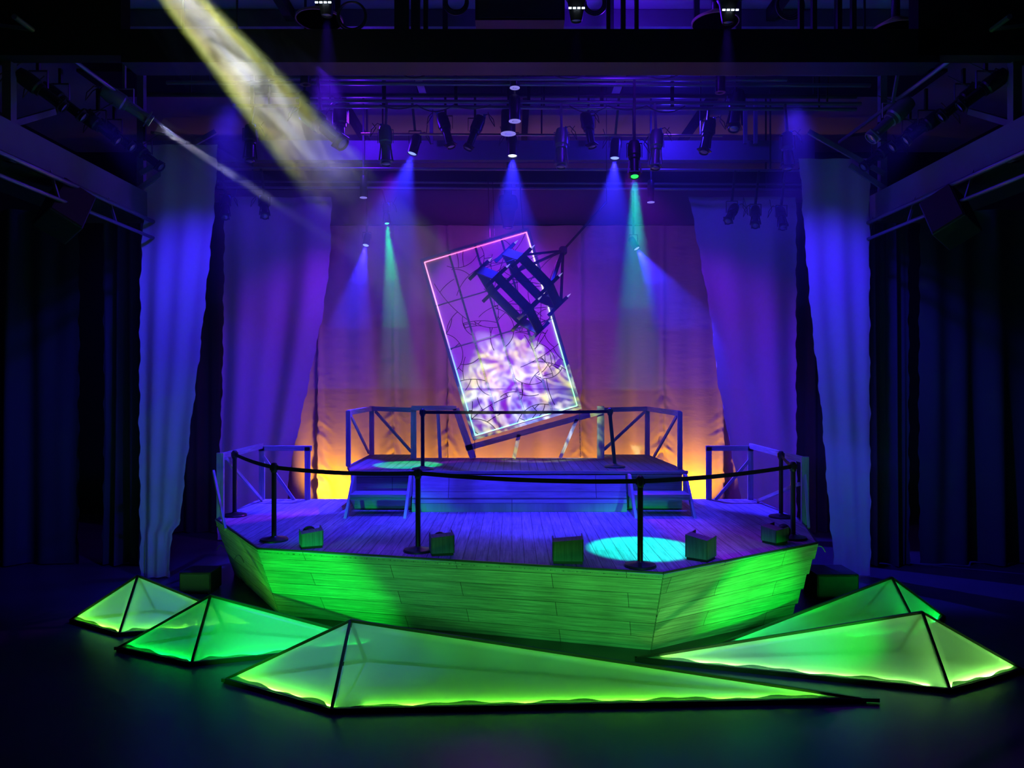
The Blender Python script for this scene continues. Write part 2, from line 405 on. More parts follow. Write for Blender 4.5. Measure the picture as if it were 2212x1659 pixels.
# dark understructure behind the hull boards
mb = MB().prism([(-4.2, 12.6), (-4.1, 11.2), (-2.95, 9.75), (1.5, 8.6), (3.3, 9.9), (3.9, 11.0), (4.1, 12.6)], 0.0, Z1 - 0.06)
mb.build('understructure', M['blackwall'], T)
def wire(pts, name='loose_wire'):
    MB().tube(pts, 0.006, 6).build(name, M['lamp_grey'], T)
def arcpts(a, b, h, n=10): return curve_pts(a, b, h, n, (0, 0, 1))
wire(arcpts(fl(1765, 1175, Z1) + Vector((0, -.03, -.02)), fl(1765, 1175, Z1) + Vector((.09, -.03, -.09)), 0.03))
wire(arcpts(at(506, 1208, 10.2), at(527, 1215, 10.0), 0.08)); wire(arcpts(at(468, 1188, 11.2), at(484, 1184, 11.2), 0.06))

# ------------------------------------------------------------------ upper platform
up = [(-2.55, 11.68), (-2.78, 12.5), (-2.78, 14.5), (-1.9, 14.5), (-1.9, 13.75), (1.72, 13.75), (1.72, 14.5), (2.66, 14.5), (2.76, 12.6), (2.76, 11.68)]
T = thing('raised_platform', (0, 12.9, Z1), 'raised upper platform with dark brown boards and a blue-lit plank front', 'stage platform')
MB().prism(up, Z2 - 0.05, Z2).build('platform_floor', M['updeck'], T)
mb = MB()
for k, (za, zb) in enumerate([(1.0, 1.13), (1.135, 1.30), (1.305, 1.545)]):
    ya, yb = lerp(11.42, 11.66, (za - 1) / .6), lerp(11.42, 11.66, (zb - 1) / .6)
    if k == 0: ya = yb = 11.47
    mb.hexa([(-1.55, ya, za), (1.78, ya, za), (1.78, yb, zb), (-1.55, yb, zb)], [(-1.55, ya + .03, za), (1.78, ya + .03, za), (1.78, yb + .03, zb), (-1.55, yb + .03, zb)])
mb.build('front_panel', M['fascia'], T)
MB().prism([(-2.5, 11.76), (-2.72, 12.5), (-2.72, 14.4), (2.6, 14.4), (2.7, 12.6), (2.7, 11.76)], Z1, Z2 - 0.055).build('side_panel', M['fascia'], T)
MB().bar((-2.56, 11.67, Z2 - 0.012), (2.77, 11.67, Z2 - 0.012), 0.03, 0.045).build('front_trim', M['wood'], T)

def step_unit(x0, x1, lab):
    t = thing('step_unit', ((x0 + x1) / 2, 11.3, Z1), lab, 'steps', 'wooden steps up to the raised platform')
    for x in (x0, x1):
        mb = MB(); s = 0.02
        for side in (0,):
            P = [(10.93, 1.0), (11.12, 1.0), (11.3, 1.22), (11.64, 1.22), (11.64, 1.58), (11.56, 1.58)]
            P = [(10.90, 1.0), (11.05, 1.0), (11.25, 1.24), (11.62, 1.24), (11.62, 1.57), (11.50, 1.57)]
            mb.hexa([(x - s, y, z) for y, z in P], [(x + s, y, z) for y, z in P])
        mb.build('side_board', M['wood'], t)
    MB().box(x0 + .02, x1 - .02, 11.14, 11.55, 1.28, 1.315).build('tread', M['wood'], t)
    MB().box(x0 + .02, x1 - .02, 11.70, 11.74, 1.01, 1.27).build('kick_board', M['fascia'], t)
    MB().box(x0 + .02, x1 - .02, 11.16, 11.19, 1.23, 1.28).build('tread_nosing', M['wood'], t)
step_unit(-2.46, -1.58, 'small wooden step unit at the left end of the raised platform')
step_unit(1.83, 2.70, 'small wooden step unit at the right end of the raised platform')

# ------------------------------------------------------------------ railings
def rail_thing(lab, loc, posts, rails, braces, w=0.09, d=0.045):
    t = thing('railing', loc, lab, 'railing', 'whitewashed timber railings')
    for p, q, *r in posts: MB().bar(p, q, (r[0] if r else w), d, (0, 1, 0)).build('post', M['wood'], t)
    for p, q in rails: MB().bar(p, q, d, 0.085).build('top_rail', M['wood'], t)
    for p, q in braces: MB().bar(p, q, 0.03, 0.05).build('brace', M['wood'], t)
    return t
def V(x, y, z): return Vector((x, y, z))
# lower left
P, Q, R = V(-4.27, 10.85, Z1), V(-4.28, 12.68, Z1), V(-3.5, 12.68, Z1)
h = V(0, 0, 0.9)
rail_thing('whitewashed timber railing around the left rear corner of the deck', tuple(Q),
    [(P + V(0, 0, -.1), P + V(0, 0, .97), 0.1), (Q, Q + h), (R, R + h)],
    [(P + V(0, -.03, .92), Q + V(0, 0, .92)), (Q + V(-.05, 0, .88), R + V(.07, 0, .88))],
    [(Q + V(.03, -.04, .75), R + V(-.22, -.04, 0)), (P + V(.04, .1, .88), V(-4.22, 12.5, Z1 + .02)), (at(461, 1017, 10.75), at(487, 1143, 10.15))])
P, Q, R = V(4.15, 10.5, Z1), V(4.08, 12.68, Z1), V(3.37, 12.68, Z1)
rail_thing('whitewashed timber railing around the right rear corner of the deck', tuple(Q),
    [(P + V(0, 0, -.02), P + V(0, 0, .95), 0.1), (Q, Q + h), (R, R + h)],
    [(P + V(0, -.03, .90), Q + V(0, 0, .92)), (Q + V(.05, 0, .88), R + V(-.05, 0, .88))],
    [(Q + V(-.03, -.04, .68), R + V(.1, -.04, 0)), (P + V(-.04, .1, .55), V(4.1, 12.4, Z1 + .02)), (at(1738, 1010, 10.55), at(1747, 1140, 10.15))])
# upper left bay
A, B, C = V(-2.74, 12.4, Z2), V(-2.73, 14.42, Z2), V(-1.82, 13.7, Z2)
B2 = V(-1.9, 14.42, Z2)
h = V(0, 0, 0.95)
rail_thing('timber railing of the left bay of the raised platform', tuple(B),
    [(A, A + V(0, 0, .93), .075), (B, B + V(0, 0, .95)), (C, C + h, .1)],
    [(A + V(0, 0, .9), B + V(0, 0, .9)), (B + V(0, 0, .9), C + V(0, 0, .9))],
    [(A + V(.03, .05, .85), B + V(-.04, -.1, 0.05)), (B + V(.08, -.05, .85), C + V(-.05, .02, .13))])
E, Fp, G = V(1.64, 13.7, Z2), V(2.63, 14.4, Z2), V(2.72, 12.0, Z2)
rail_thing('timber railing of the right bay of the raised platform', tuple(Fp),
    [(E, E + V(0, 0, .97), .13), (Fp, Fp + V(0, 0, .93)), (G, G + V(0, 0, .93), .075)],
    [(E + V(0, 0, .9), Fp + V(0, 0, .9)), (Fp + V(0, 0, .9), G + V(0, 0, .9))],
    [(Fp + V(-.05, -.05, .85), E + V(.06, .02, .16)), (G + V(-.02, .15, .85), V(2.68, 14.0, Z2))])
# broken middle part
t = thing('broken_railing', (0, 13.7, Z2), 'broken timber railing sagging diagonally under the tilted window', 'railing')
Y = 13.66
def pb(x0, y0, x1, y1, wpx, name):
    MB().bar(at(x0, y0, Y), at(x1, y1, Y), 0.045, wpx * Y / F, (0.3, 0, 1) if abs(x1 - x0) > abs(y1 - y0) else (1, 0, 0.01)).build(name, M['wood'], t)
pb(889, 881, 986, 881, 10, 'top_rail'); pb(985, 882, 1022, 989, 14, 'post'); pb(1006, 968, 1300, 888, 12, 'top_rail')
pb(946, 886, 951, 989, 7, 'slat'); pb(1121, 938, 1110, 989, 8, 'slat'); pb(1246, 905, 1210, 989, 7, 'slat')

# ------------------------------------------------------------------ stanchions
def stanchion(base, topdx=0.0, belt_to=None, lab='', hgt=0.98, sag=0.03):
    t = thing('belt_stanchion', tuple(base), lab, 'stanchion', 'black belt stanchions')
    b = Vector(base); tp = b + V(topdx, 0, hgt)
    MB().lathe([(0.175, 0), (0.175, 0.015), (0.165, 0.028), (0.05, 0.05), (0.035, 0.06)], 40, b).build('base', M['stand'], t)
    MB().tube([b + V(0, 0, .05), tp - V(0, 0, .1)], 0.031, 20).build('pole', M['stand'], t)
    hd = MB(); c = tp - V(0, 0, .12)
    hd.lathe([(0.034, 0), (0.04, 0.01), (0.04, 0.10), (0.034, 0.115), (0.02, 0.125)], 20, c)
    for a in range(4): hd.box(*( (c.x + .036 * math.cos(a * PI / 2) - .014, c.x + .036 * math.cos(a * PI / 2) + .014, c.y + .036 * math.sin(a * PI / 2) - .014, c.y + .036 * math.sin(a * PI / 2) + .014, c.z + .03, c.z + .095)))
    hd.build('belt_head', M['stand'], t)
    if belt_to is not None:
        a = tp - V(0, 0, .055); e = Vector(belt_to)
        pts = curve_pts(a, e, sag, 14); mb = MB()
        for p, q in zip(pts, pts[1:]): mb.bar(p, q, 0.006, 0.05)
        mb.build('belt', M['belt'], t)
    return tp - V(0, 0, .055)
S = [fl(507, 1114, Z1), fl(592, 1167, Z1), fl(903, 1190, Z1), fl(1383, 1223, Z1), fl(1713, 1163, Z1), fl(1687, 1117, Z1)]
tops = [s + V(0, 0, .925) for s in S]
names = ['black belt stanchion at the far left rear of the deck', 'black belt stanchion at the front left corner of the deck', 'black belt stanchion left of centre beside the second wooden box',
         'black belt stanchion at the front right standing over the cyan light pool', 'black belt stanchion at the right tip of the deck beside the rightmost wooden box', 'black belt stanchion behind the one at the right tip of the deck']
for i, s in enumerate(S):
    stanchion(s, 0, tops[i + 1] if i < 5 else None, names[i], sag=(0.02, 0.035, 0.035, 0.03, 0.02, 0)[i])
s2 = fl(1328, 1009, Z2); 
s1 = fl(913, 1014, Z2)
stanchion(s1, 0, s2 + V(-.08, 0, .925), 'black belt stanchion on the left of the raised platform', sag=0.01)
stanchion(s2, -.08, None, 'leaning black belt stanchion on the right of the raised platform')

# ------------------------------------------------------------------ footlight boxes
def footbox(px, py, rot, lab, w=0.3, d=0.26, h1=0.2, h2=0.25):
    p = fl(px, py, Z1)
    t = thing('footlight_box', tuple(p), lab, 'light box', 'wooden footlight boxes'); t.rotation_euler = (0, 0, math.radians(rot))
    mb = MB(); x = w / 2; th = 0.012
    mb.hexa([(-x, -d / 2, 0.03), (x, -d / 2, 0.03), (x, -d / 2 + th, 0.03), (-x, -d / 2 + th, 0.03)], [(-x, -d / 2, h1), (x, -d / 2, h2), (x, -d / 2 + th, h2), (-x, -d / 2 + th, h1)])
    for sx, hh in ((-1, h1), (1, h2)):
        xa = sorted((sx * x, sx * (x - th)))
        mb.hexa([(xa[0], -d / 2, 0.03), (xa[1], -d / 2, 0.03), (xa[1], d / 2, 0.03), (xa[0], d / 2, 0.03)], [(xa[0], -d / 2, hh), (xa[1], -d / 2, hh), (xa[1], d / 2, hh + .03), (xa[0], d / 2, hh + .03)])
    mb.hexa([(-x, -d / 2, h1), (x, -d / 2, h2), (x, 0.02, h2 + .01), (-x, 0.02, h1 + .01)], [(-x, -d / 2, h1 + th), (x, -d / 2, h2 + th), (x, .02, h2 + th + .01), (-x, .02, h1 + th + .01)])
    mb.build('housing', M['boxwood'], t, local=True)
    MB().box(-x + .01, x - .01, -d / 2 + .012, d / 2 - .02, 0, 0.03).build('base_board', M['black'], t, local=True)
    l = MB().lathe([(0.05, 0), (0.075, 0.03), (0.075, 0.16), (0.085, 0.165), (0.085, 0.19), (0.07, 0.195)], 20)
    lo = l.build('lamp', M['lamp_black'], t, local=True); lo.location = (0, 0.02, 0.105); lo.rotation_euler = (-PI / 2 + 0.15, 0, 0)
    yk = MB()
    for sx in (-1, 1): yk.box(sx * .1 - .006, sx * .1 + .006, 0.04, 0.07, 0.03, 0.16)
    yk.build('yoke', M['lamp_black'], t, local=True)
footbox(672, 1180, 22, 'wooden footlight box near the deck front left corner', h1=.17, h2=.2, w=.26)
footbox(954, 1195, 12, 'wooden footlight box beside the left-of-centre stanchion', h1=.2, h2=.22, w=.27)
footbox(1226, 1212, -2, 'wooden footlight box at the middle of the deck front edge', h1=.23, h2=.26, w=.34)
footbox(1514, 1207, -38, 'wooden footlight box right of the cyan light pool', h1=.27, h2=.23, w=.26)
footbox(1674, 1172, -55, 'wooden footlight box at the right end of the deck', h1=.2, h2=.17, w=.22)
# dark boxes on the floor
def floor_box(x0, x1, y0, y1, h, lab):
    t = thing('floor_speaker', ((x0 + x1) / 2, (y0 + y1) / 2, 0), lab, 'speaker', 'dark speaker boxes on the floor')
    b = MB().box(x0, x1, y0, y1, 0.02, h).build('cabinet', M['black'], t)
    bv = b.modifiers.new('b', 'BEVEL'); bv.width = 0.012; bv.segments = 2
    MB().box(x0 + .02, x1 - .02, y0 - .012, y0 + .004, 0.05, h - .03).build('grille', M['darksteel'], t)
    f = MB()
    for x in (x0 + .04, x1 - .04):
        for y in (y0 + .04, y1 - .04): f.lathe([(0.02, 0), (0.02, 0.022)], 10, (x, y, 0))
    f.build('feet', M['cable'], t)
floor_box(-4.72, -4.27, 10.5, 10.9, 0.31, 'small dark speaker box on the floor behind the left pyramids')
floor_box(4.2, 4.78, 10.2, 10.75, 0.36, 'dark speaker box on the floor beyond the right end of the hull')

# ------------------------------------------------------------------ light pyramids
def fabric(name, col, trans, clear):
    m, nt, p, out = newmat(name); N, L = nt.nodes, nt.links; N.remove(p)
    df = N.new('ShaderNodeBsdfDiffuse'); tl = N.new('ShaderNodeBsdfTranslucent'); tr = N.new('ShaderNodeBsdfTransparent'); gl = N.new('ShaderNodeBsdfGlossy')
    gl.inputs['Roughness'].default_value = 0.35
    tc = N.new('ShaderNodeTexCoord'); n = N.new('ShaderNodeTexNoise'); n.inputs['Scale'].default_value = 2.2; n.inputs['Detail'].default_value = 4
    L.new(tc.outputs['Object'], n.inputs['Vector'])
    c = ramp(nt, n.outputs['Fac'], [(0.3, tuple(x * .94 for x in col)), (0.7, col)])
    for s in (df, tl): L.new(c, s.inputs[0])
    a = N.new('ShaderNodeMixShader'); a.inputs[0].default_value = trans; L.new(df.outputs[0], a.inputs[1]); L.new(tl.outputs[0], a.inputs[2])
    b = N.new('ShaderNodeMixShader'); b.inputs[0].default_value = clear; L.new(a.outputs[0], b.inputs[1]); L.new(tr.outputs[0], b.inputs[2])
    g = N.new('ShaderNodeMixShader'); g.inputs[0].default_value = 0.03; L.new(b.outputs[0], g.inputs[1]); L.new(gl.outputs[0], g.inputs[2])
    bp = N.new('ShaderNodeBump'); bp.inputs['Strength'].default_value = 0.15; bp.inputs['Distance'].default_value = 0.02
    L.new(n.outputs['Fac'], bp.inputs['Height']); L.new(bp.outputs[0], df.inputs['Normal'])
    L.new(g.outputs[0], out.inputs['Surface']); return m
FAB = fabric('pyramid_fabric', (0.9, 0.9, 0.85), 0.6, 0.66)
M['bounce_sheet'] = plain('white_bounce_sheet', (0.7, 0.7, 0.66), 0.8)
SHADE_BAND = fabric('pyramid_shade_band', (0.22, 0.26, 0.22), 0.4, 0.05)
def pyramid(corners, apex, lab, led, strength, ext=None):
    """corners: left, front, right, back (on the floor)"""
    c = [fl(px, py, 0) + V(0, 0, .03) for px, py in corners]; ap = Vector(apex)
    t = thing('light_pyramid', tuple((c[0] + c[2]) / 2 * 1.0 - V(0, 0, .03)), lab, 'light sculpture', 'glowing fabric pyramids on the floor')
    led_m = emit('led_' + str(len(bpy.data.materials)), led, strength)
    for i in range(4):
        a, b = c[i], c[(i + 1) % 4]
        g = MB(); cen = (a + b + ap) / 3
        A, B, C2 = [p.lerp(cen, 0.015) for p in (a, b, ap)]
        n = 10; rows = []
        nrm = (b - a).cross(ap - a).normalized()
        for r in range(n + 1):
            rows.append([ (A.lerp(C2, r / n)).lerp(B.lerp(C2, r / n), k / max(1, n - r)) for k in range(n - r + 1)])
        for r in range(n):
            for k in range(n - r):
                g.face((rows[r][k], rows[r][k + 1], rows[r + 1][k]), smooth=True)
                if k < n - r - 1: g.face((rows[r][k + 1], rows[r + 1][k + 1], rows[r + 1][k]), smooth=True)
        o = g.build('fabric_panel', FAB, t)
        so = o.modifiers.new('s', 'SOLIDIFY'); so.thickness = 0.002
        # frame bars
        MB().bar(a - V(0, 0, .006), b - V(0, 0, .006), 0.03, 0.046).build('base_bar', M['black'], t)
        MB().bar(a, ap, 0.026, 0.026).build('ridge_bar', M['black'], t)
        # led strip lying inside along the base edge
        ctr = (c[0] + c[1] + c[2] + c[3]) / 4
        if i in (0, 1):
            q0 = a.lerp(b, .05).lerp(ctr, .05) + V(0, 0, .008); q1 = a.lerp(b, .95).lerp(ctr, .05) + V(0, 0, .008)
            MB().bar(q0, q1, 0.018, 0.006).build('led_strip', led_m, t)
        if i in (0, 1):
            hm = MB(); nn = 60; rnd = random.Random(i + len(lab)); L = (b - a).length  # dark wavy strip standing in for the shadow under the led glow
            nrm2 = nrm if nrm.y < 0 else -nrm; o2 = nrm2 * 0.004
            prev = None
            for k in range(nn + 1):
                s = k / nn; p0 = a.lerp(b, lerp(.02, .98, s))
                hgt = 0.042 + 0.012 * math.sin(s * L * 6 + i) + 0.008 * math.sin(s * L * 17)
                hgt *= min(1, 12 * s + .2, 12 * (1 - s) + .2)
                upv = (ap - (a.lerp(b, (ap - a).dot(b - a) / (b - a).length_squared))).normalized()
                cur = (p0 + o2, p0 + o2 + upv * hgt)
                if prev: hm.face((prev[0], cur[0], cur[1], prev[1]))
                prev = cur
            o = hm.build('shade_band', SHADE_BAND, t); so = o.modifiers.new('s', 'SOLIDIFY'); so.thickness = 0.002
    sh = MB().hexa([p.lerp(ctr, .03) - V(0, 0, .028) for p in c], [p.lerp(ctr, .03) - V(0, 0, .022) for p in c]); sh.build('added_reflector', M['bounce_sheet'], t)  # white sheet added inside to bounce led light and raise the glow
    if ext:
        for (k, far) in ext:
            d = (c[k] - c[(k + 2) % 4]).normalized()
            MB().bar(c[k] - d * .05, c[k] + d * far, 0.04, 0.035).build('corner_foot', M['darksteel'], t)
LG = (0.15, 1.0, 0.03); PG = (0.28, 1.0, 0.13); TG = (0.0, 1.0, 0.06)
pyramid([(152, 1344), (258, 1374), (563, 1356), (337, 1323)], at(298, 1243, 9.2), 'small green glowing pyramid at the far left of the floor', LG, 120)
pyramid([(254, 1405), (414, 1439), (838, 1395), (485, 1366)], at(455, 1286, 8.3), 'medium green glowing pyramid, second from left, tinged teal', TG, 50, [(0, .03)])
pyramid([(486, 1474), (716, 1540), (1870, 1517), (789, 1430)], at(757, 1340, 7.3), 'longest green glowing pyramid stretching across the foreground', LG, 60, [(0, .03), (2, .12)])
pyramid([(1372, 1428), (2052, 1497), (2209, 1452), (1940, 1410)], at(1992, 1322, 7.72), 'large pale green glowing pyramid at the right front', PG, 90)
pyramid([(1545, 1400), (1990, 1378), (2040, 1337), (1860, 1330)], at(1926, 1247, 9.1), 'bright green glowing pyramid behind the large right one', TG, 70)

# ------------------------------------------------------------------ tilted window
YW = 13.3
kw = YW / F
cen = at(1082, 721, YW); ANG = math.atan2(66, 225); WW = 234.5 * kw; WH = 395 * kw
T = thing('hanging_window', tuple(cen), 'tilted leaded window panel with glowing coloured rim hanging over the raised platform', 'window panel')
T.rotation_euler = (0, -ANG, 0)
m, nt, p, out = newmat('window_plastic'); N, L = nt.nodes, nt.links; N.remove(p)
df = N.new('ShaderNodeBsdfDiffuse'); tl = N.new('ShaderNodeBsdfTranslucent'); mx = N.new('ShaderNodeMixShader'); mx.inputs[0].default_value = 0.5
df.inputs[0].default_value = (0.72, 0.7, 0.72, 1); tl.inputs[0].default_value = (0.75, 0.72, 0.75, 1)
L.new(df.outputs[0], mx.inputs[1]); L.new(tl.outputs[0], mx.inputs[2]); L.new(mx.outputs[0], out.inputs['Surface'])
M['pane'] = m
x, z = WW / 2, WH / 2
MB().box(-x + .01, x - .01, -0.002, 0.002, -z + .01, z - .01).build('pane', M['pane'], T, local=True)
fr = MB()
for (a, b) in (((-x - .04, 0, z), (x + .04, 0, z)), ((-x - .04, 0, -z), (x + .04, 0, -z)), ((-x, 0, -z), (-x, 0, z)), ((x, 0, -z), (x, 0, z))):
    off = Vector((0, 0.03, 0)); n = Vector((0, 0, 0))
    if a[0] == b[0]: n.x = 0.02 * (1 if a[0] > 0 else -1)
    else: n.z = 0.03 * (1 if a[2] > 0 else -1)
    fr.bar(Vector(a) + n + off, Vector(b) + n + off, 0.09, 0.05, (0, 0, 1) if a[2] == b[2] else (1, 0, 0))
fr.build('frame', M['wood'], T, local=True)
for q in (.25, .5, .75):
    MB().box(-x + 2 * x * q - .018, -x + 2 * x * q + .018, -0.02, -0.002, -z, z).build('glazing_bar', M['wood'], T, local=True)
for q in (.254, .5):
    MB().box(-x, x, -0.018, -0.002, z - 2 * z * q - .011, z - 2 * z * q + .011).build('glazing_bar', M['wood'], T, local=True)
# lead lines: curved voronoi edges
rnd = random.Random(23); ld = MB(); segs = []; gx = [-x + 2 * x * q for q in (0, .25, .5, .75, 1)]
def hit(p, q):
    for a, b in segs:
        d1 = q - p; d2 = b - a; den = d1.x * d2.y - d1.y * d2.x
        if abs(den) < 1e-9: continue
        t = ((a.x - p.x) * d2.y - (a.y - p.y) * d2.x) / den; u = ((a.x - p.x) * d1.y - (a.y - p.y) * d1.x) / den
        if 0.02 < t <= 1 and 0 <= u <= 1: return p + d1 * t
    return None
starts = [(Vector((rnd.choice(gx) * .985, rnd.uniform(-z, z) * .97)), None) for _ in range(34)]
n = 0
while n < 120:
    if n < 34: p, hd = starts[n]; hd = rnd.choice((0, PI)) + rnd.uniform(-.9, .9)
    else:
        a, b = rnd.choice(segs); p = a.lerp(b, .5); hd = math.atan2(b.y - a.y, b.x - a.x) + rnd.choice((1, -1)) * rnd.uniform(1.1, 1.9)
    cv = rnd.choice((1, -1)) * rnd.uniform(.4, 3.2); Lm = rnd.uniform(.35, .95) if n < 60 else rnd.uniform(.15, .5)
    P = [p.copy()]; new = []; l = 0; st = .025
    while l < Lm:
        q = P[-1] + Vector((math.cos(hd), math.sin(hd))) * st
        if abs(q.x) > x - .01 or abs(q.y) > z - .01: break
        h_ = hit(P[-1], q) if l > .03 else None
        if h_ is not None: P.append(h_); break
        P.append(q); new.append((P[-2].copy(), q.copy())); hd += cv * st; l += st
    n += 1
    if len(P) > 3:
        ld.tube([(q.x, -0.006, q.y) for q in P], 0.0055, 5); segs += new
    elif n <= 34: pass
ld.build('lead_lines', M['black'], T, local=True)
# colour-changing led rim
def rim(name, stops, axis, lo, hi, a, b, st=2.2):
    m, nt, p, out = newmat(name); N, L = nt.nodes, nt.links
    tc = N.new('ShaderNodeTexCoord'); sp = N.new('ShaderNodeSeparateXYZ'); L.new(tc.outputs['Object'], sp.inputs[0])
    mr = N.new('ShaderNodeMapRange'); mr.inputs[1].default_value = lo; mr.inputs[2].default_value = hi; L.new(sp.outputs[axis], mr.inputs[0])
    c = ramp(nt, mr.outputs[0], stops); L.new(c, p.inputs['Emission Color']); p.inputs['Emission Strength'].default_value = st
    MB().bar(a, b, 0.016, 0.016).build('led_rim', m, T, local=True)
e = 0.022; yy = -0.014
PK = (1, .12, .35); CY = (.08, .9, .75); GR = (.12, 1, .22); BL = (.12, .2, 1); LY = (1, .95, .5); WP = (.9, .4, .8)
rim('rim_top', [(0, (1, .25, .5)), (.5, PK), (1, (1, .2, .3))], 0, -x, x, (-x + e, yy, z - e), (x - e, yy, z - e))
rim('rim_bottom', [(0, CY), (.7, (.1, 1, .6)), (1, GR)], 0, -x, x, (-x + e, yy, -z + e), (x - e, yy, -z + e))
rim('rim_left', [(0, CY), (.3, (.1, .7, 1)), (.5, (.2, .25, 1)), (.6, (.5, .3, 1)), (.75, WP), (1, (1, .25, .5))], 2, -z, z, (-x + e, yy, -z + e), (-x + e, yy, z - e))
rim('rim_right', [(0, GR), (.25, (.2, 1, .3)), (.5, (.6, 1, .5)), (.7, LY), (.9, (1, .7, .7)), (1, (1, .2, .3))], 2, -z, z, (x - e, yy, -z + e), (x - e, yy, z - e))
# suspension cables and tie-down chains (children follow the frame, so work in its local space)
Ri = Matrix.Rotation(-ANG, 3, 'Y').inverted()
def loc(pw): return Ri @ (Vector(pw) - cen)
for px in (1058, 1068):
    MB().tube([loc(at(px, 522, YW)), loc(at(px - 4, 380, YW))], 0.006, 5).build('hanging_cable', M['darksteel'], T, local=True)
MB().tube([loc(at(1130, 502, YW)), loc(at(1122, 380, YW))], 0.008, 5).build('hanging_cable', M['darksteel'], T, local=True)
for (xa, ya, xb, yb) in ((1025, 946, 1026, 988), (1251, 878, 1254, 985)):
    mb = MB(); a, b = at(xa, ya, YW), at(xb, yb, YW); b.z = max(b.z, Z2 + 0.01); n = 14
    b.y = a.y
    for i in range(n):
        p0, p1 = a.lerp(b, i / n), a.lerp(b, (i + 1.25) / n); mid = (p0 + p1) / 2; rr = (p1 - p0).length / 2
        ring = [loc(mid + V(0.008 * math.cos(tt) if i % 2 else 0, 0 if i % 2 else 0.008 * math.cos(tt), rr * math.sin(tt))) for tt in [2 * PI * k / 10 for k in range(10)]]
        mb.tube(ring, 0.003, 4, False, True)
    mb.build('chain', M['darksteel'], T, local=True)

# ------------------------------------------------------------------ two-tier chandelier
YC = 12.4; kc = YC / F
T = thing('chandelier', tuple(at(1218, 540, YC)), 'dark wooden two-tier chandelier tipped over in front of the window', 'chandelier')
ax = Vector((0.70, 0.11, 0.69)).normalized()
e1 = Vector((0.70, 0, -0.72)); e1 = (e1 - ax * e1.dot(ax)).normalized(); e2 = ax.cross(e1).normalized()
hub = at(1216, 541, YC)
M['chand'] = plain('chandelier_wood', (0.08, 0.075, 0.1), 0.7, 0, 0.2, 0.3, 14)
M['flame'] = emit('candle_bulb', (0.75, 0.7, 1.0), 0.35)
tiers = [(at(1101, 648, YC), 0.72), (at(1149, 602, YC), 0.63)]
allv = []
for tc_, R in tiers:
    vs_ = [tc_ + (e1 * math.cos(a) + e2 * math.sin(a)) * R for a in [k * PI / 3 for k in range(6)]]
    allv.append(vs_)
    for i in range(6):
        a, b = vs_[i], vs_[(i + 1) % 6]
        MB().bar(a, b, 0.035, 0.15, ax).build('ring_board', M['chand'], T)
        cnd = MB().bar(a - ax * .24, a + ax * .21, 0.055, 0.055, e1).build('candle_post', M['chand'], T)
        MB().tube([a + ax * .21, a + ax * .235, a + ax * .26, a + ax * .30], [0.012, 0.014, 0.01, 0.002], 8).build('candle_bulb', M['flame'], cnd)
for i in range(6):
    for k in (0, 1): 
        MB().tube([allv[0][i], allv[1][(i + k) % 6]], 0.006, 5).build('tie_wire', M['cable'], T)
for i in (0, 2, 4, 5):
    MB().bar(hub, allv[1][i] + ax * .06, 0.05, 0.035).build('arm', M['chand'], T)
MB().lathe([(0.04, -.07), (0.07, -.04), (0.07, .04), (0.04, .07)], 14, hub).build('hub', M['chand'], T)
MB().tube([hub, at(1310, 436, YC)], 0.02, 10).build('hanging_rod', M['darksteel'], T)
q_ = at(1310, 436, YC); MB().tube([q_, V(q_.x, q_.y, 8.29)], 0.006, 6).build('hanging_cable', M['darksteel'], T)
for k in range(3):
    MB().tube(curve_pts(hub, tiers[1][0] + ax * .05 + e1 * (k - 1) * .3, -0.06), 0.005, 5).build('tie_wire', M['cable'], T)

# ------------------------------------------------------------------ overhead structure
def hbeam(y0, y1, Yn, x0, x1, depth=0.15, mat=None, name='ceiling_beam'):
    a, b = at(x0, y0, Yn), at(x1, y1, Yn)
    return struct(name, MB().box(a.x, b.x, Yn, Yn + depth, b.z, a.z), mat or M['beam'])
hbeam(62, 134, 8.2, 262, 2030, 0.35, M['black'])
hbeam(303, 345, 13.0, 330, 1760, 0.12)
hbeam(340, 352, 14.2, 440, 1740, 0.5)
hbeam(410, 484, 15.9, 300, 1900, 0.05, plain('header_cloth', (0.2, 0.18, 0.22), 0.9))
# dark acoustic panels hung under the ceiling
zc = 8.0
for xa, xb in ((-7.0, -1.62), (-1.48, 1.72), (1.88, 7.0)):
    struct('ceiling_panel', MB().box(xa, xb, 11.9, 12.95, zc, zc + .05), M['blackwall'])
for yv in (9.6, 10.5, 11.3): struct('ceiling_beam', MB().box(-7, 7, yv, yv + .08, 8.05, 8.29), M['beam'])
for xv in (-3.2, 0.2, 3.6): struct('ceiling_beam', MB().box(xv, xv + .12, 8.6, 16.9, 8.12, 8.29), M['blackwall'])
PIPES = []
def pipe(py, Y, x0, x1, r, lab, mat=None, py2=None):
    a, b = at(x0, py, Y), at(x1, py2 or py, Y); PIPES.append((a, b))
    o = MB().tube([a, b], r, 12).build('lighting_pipe', mat or M['steel'])
    tag(o, lab, 'pipe', 'horizontal lighting pipes'); return o
pipe(141, 10.0, 420, 1960, 0.03, 'dark lighting pipe just under the big black beam, marked with tape', M['darksteel'])
pipe(153, 10.1, 300, 1900, 0.028, 'bright blue-lit pipe, second below the big black beam', None, 160)
pipe(167, 10.6, 560, 1700, 0.03, 'thin pipe, third below the big black beam', None, 171)
pipe(178, 11.0, 360, 1880, 0.03, 'thin pipe, fourth below the big black beam', None, 184)
pipe(204, 11.6, 320, 1850, 0.035, 'taped pipe at the front edge of the catwalk', M['darksteel'], 208)
pipe(217, 11.15, 640, 1860, 0.028, 'upper of the two bright pipes carrying the spotlights', None, 224)
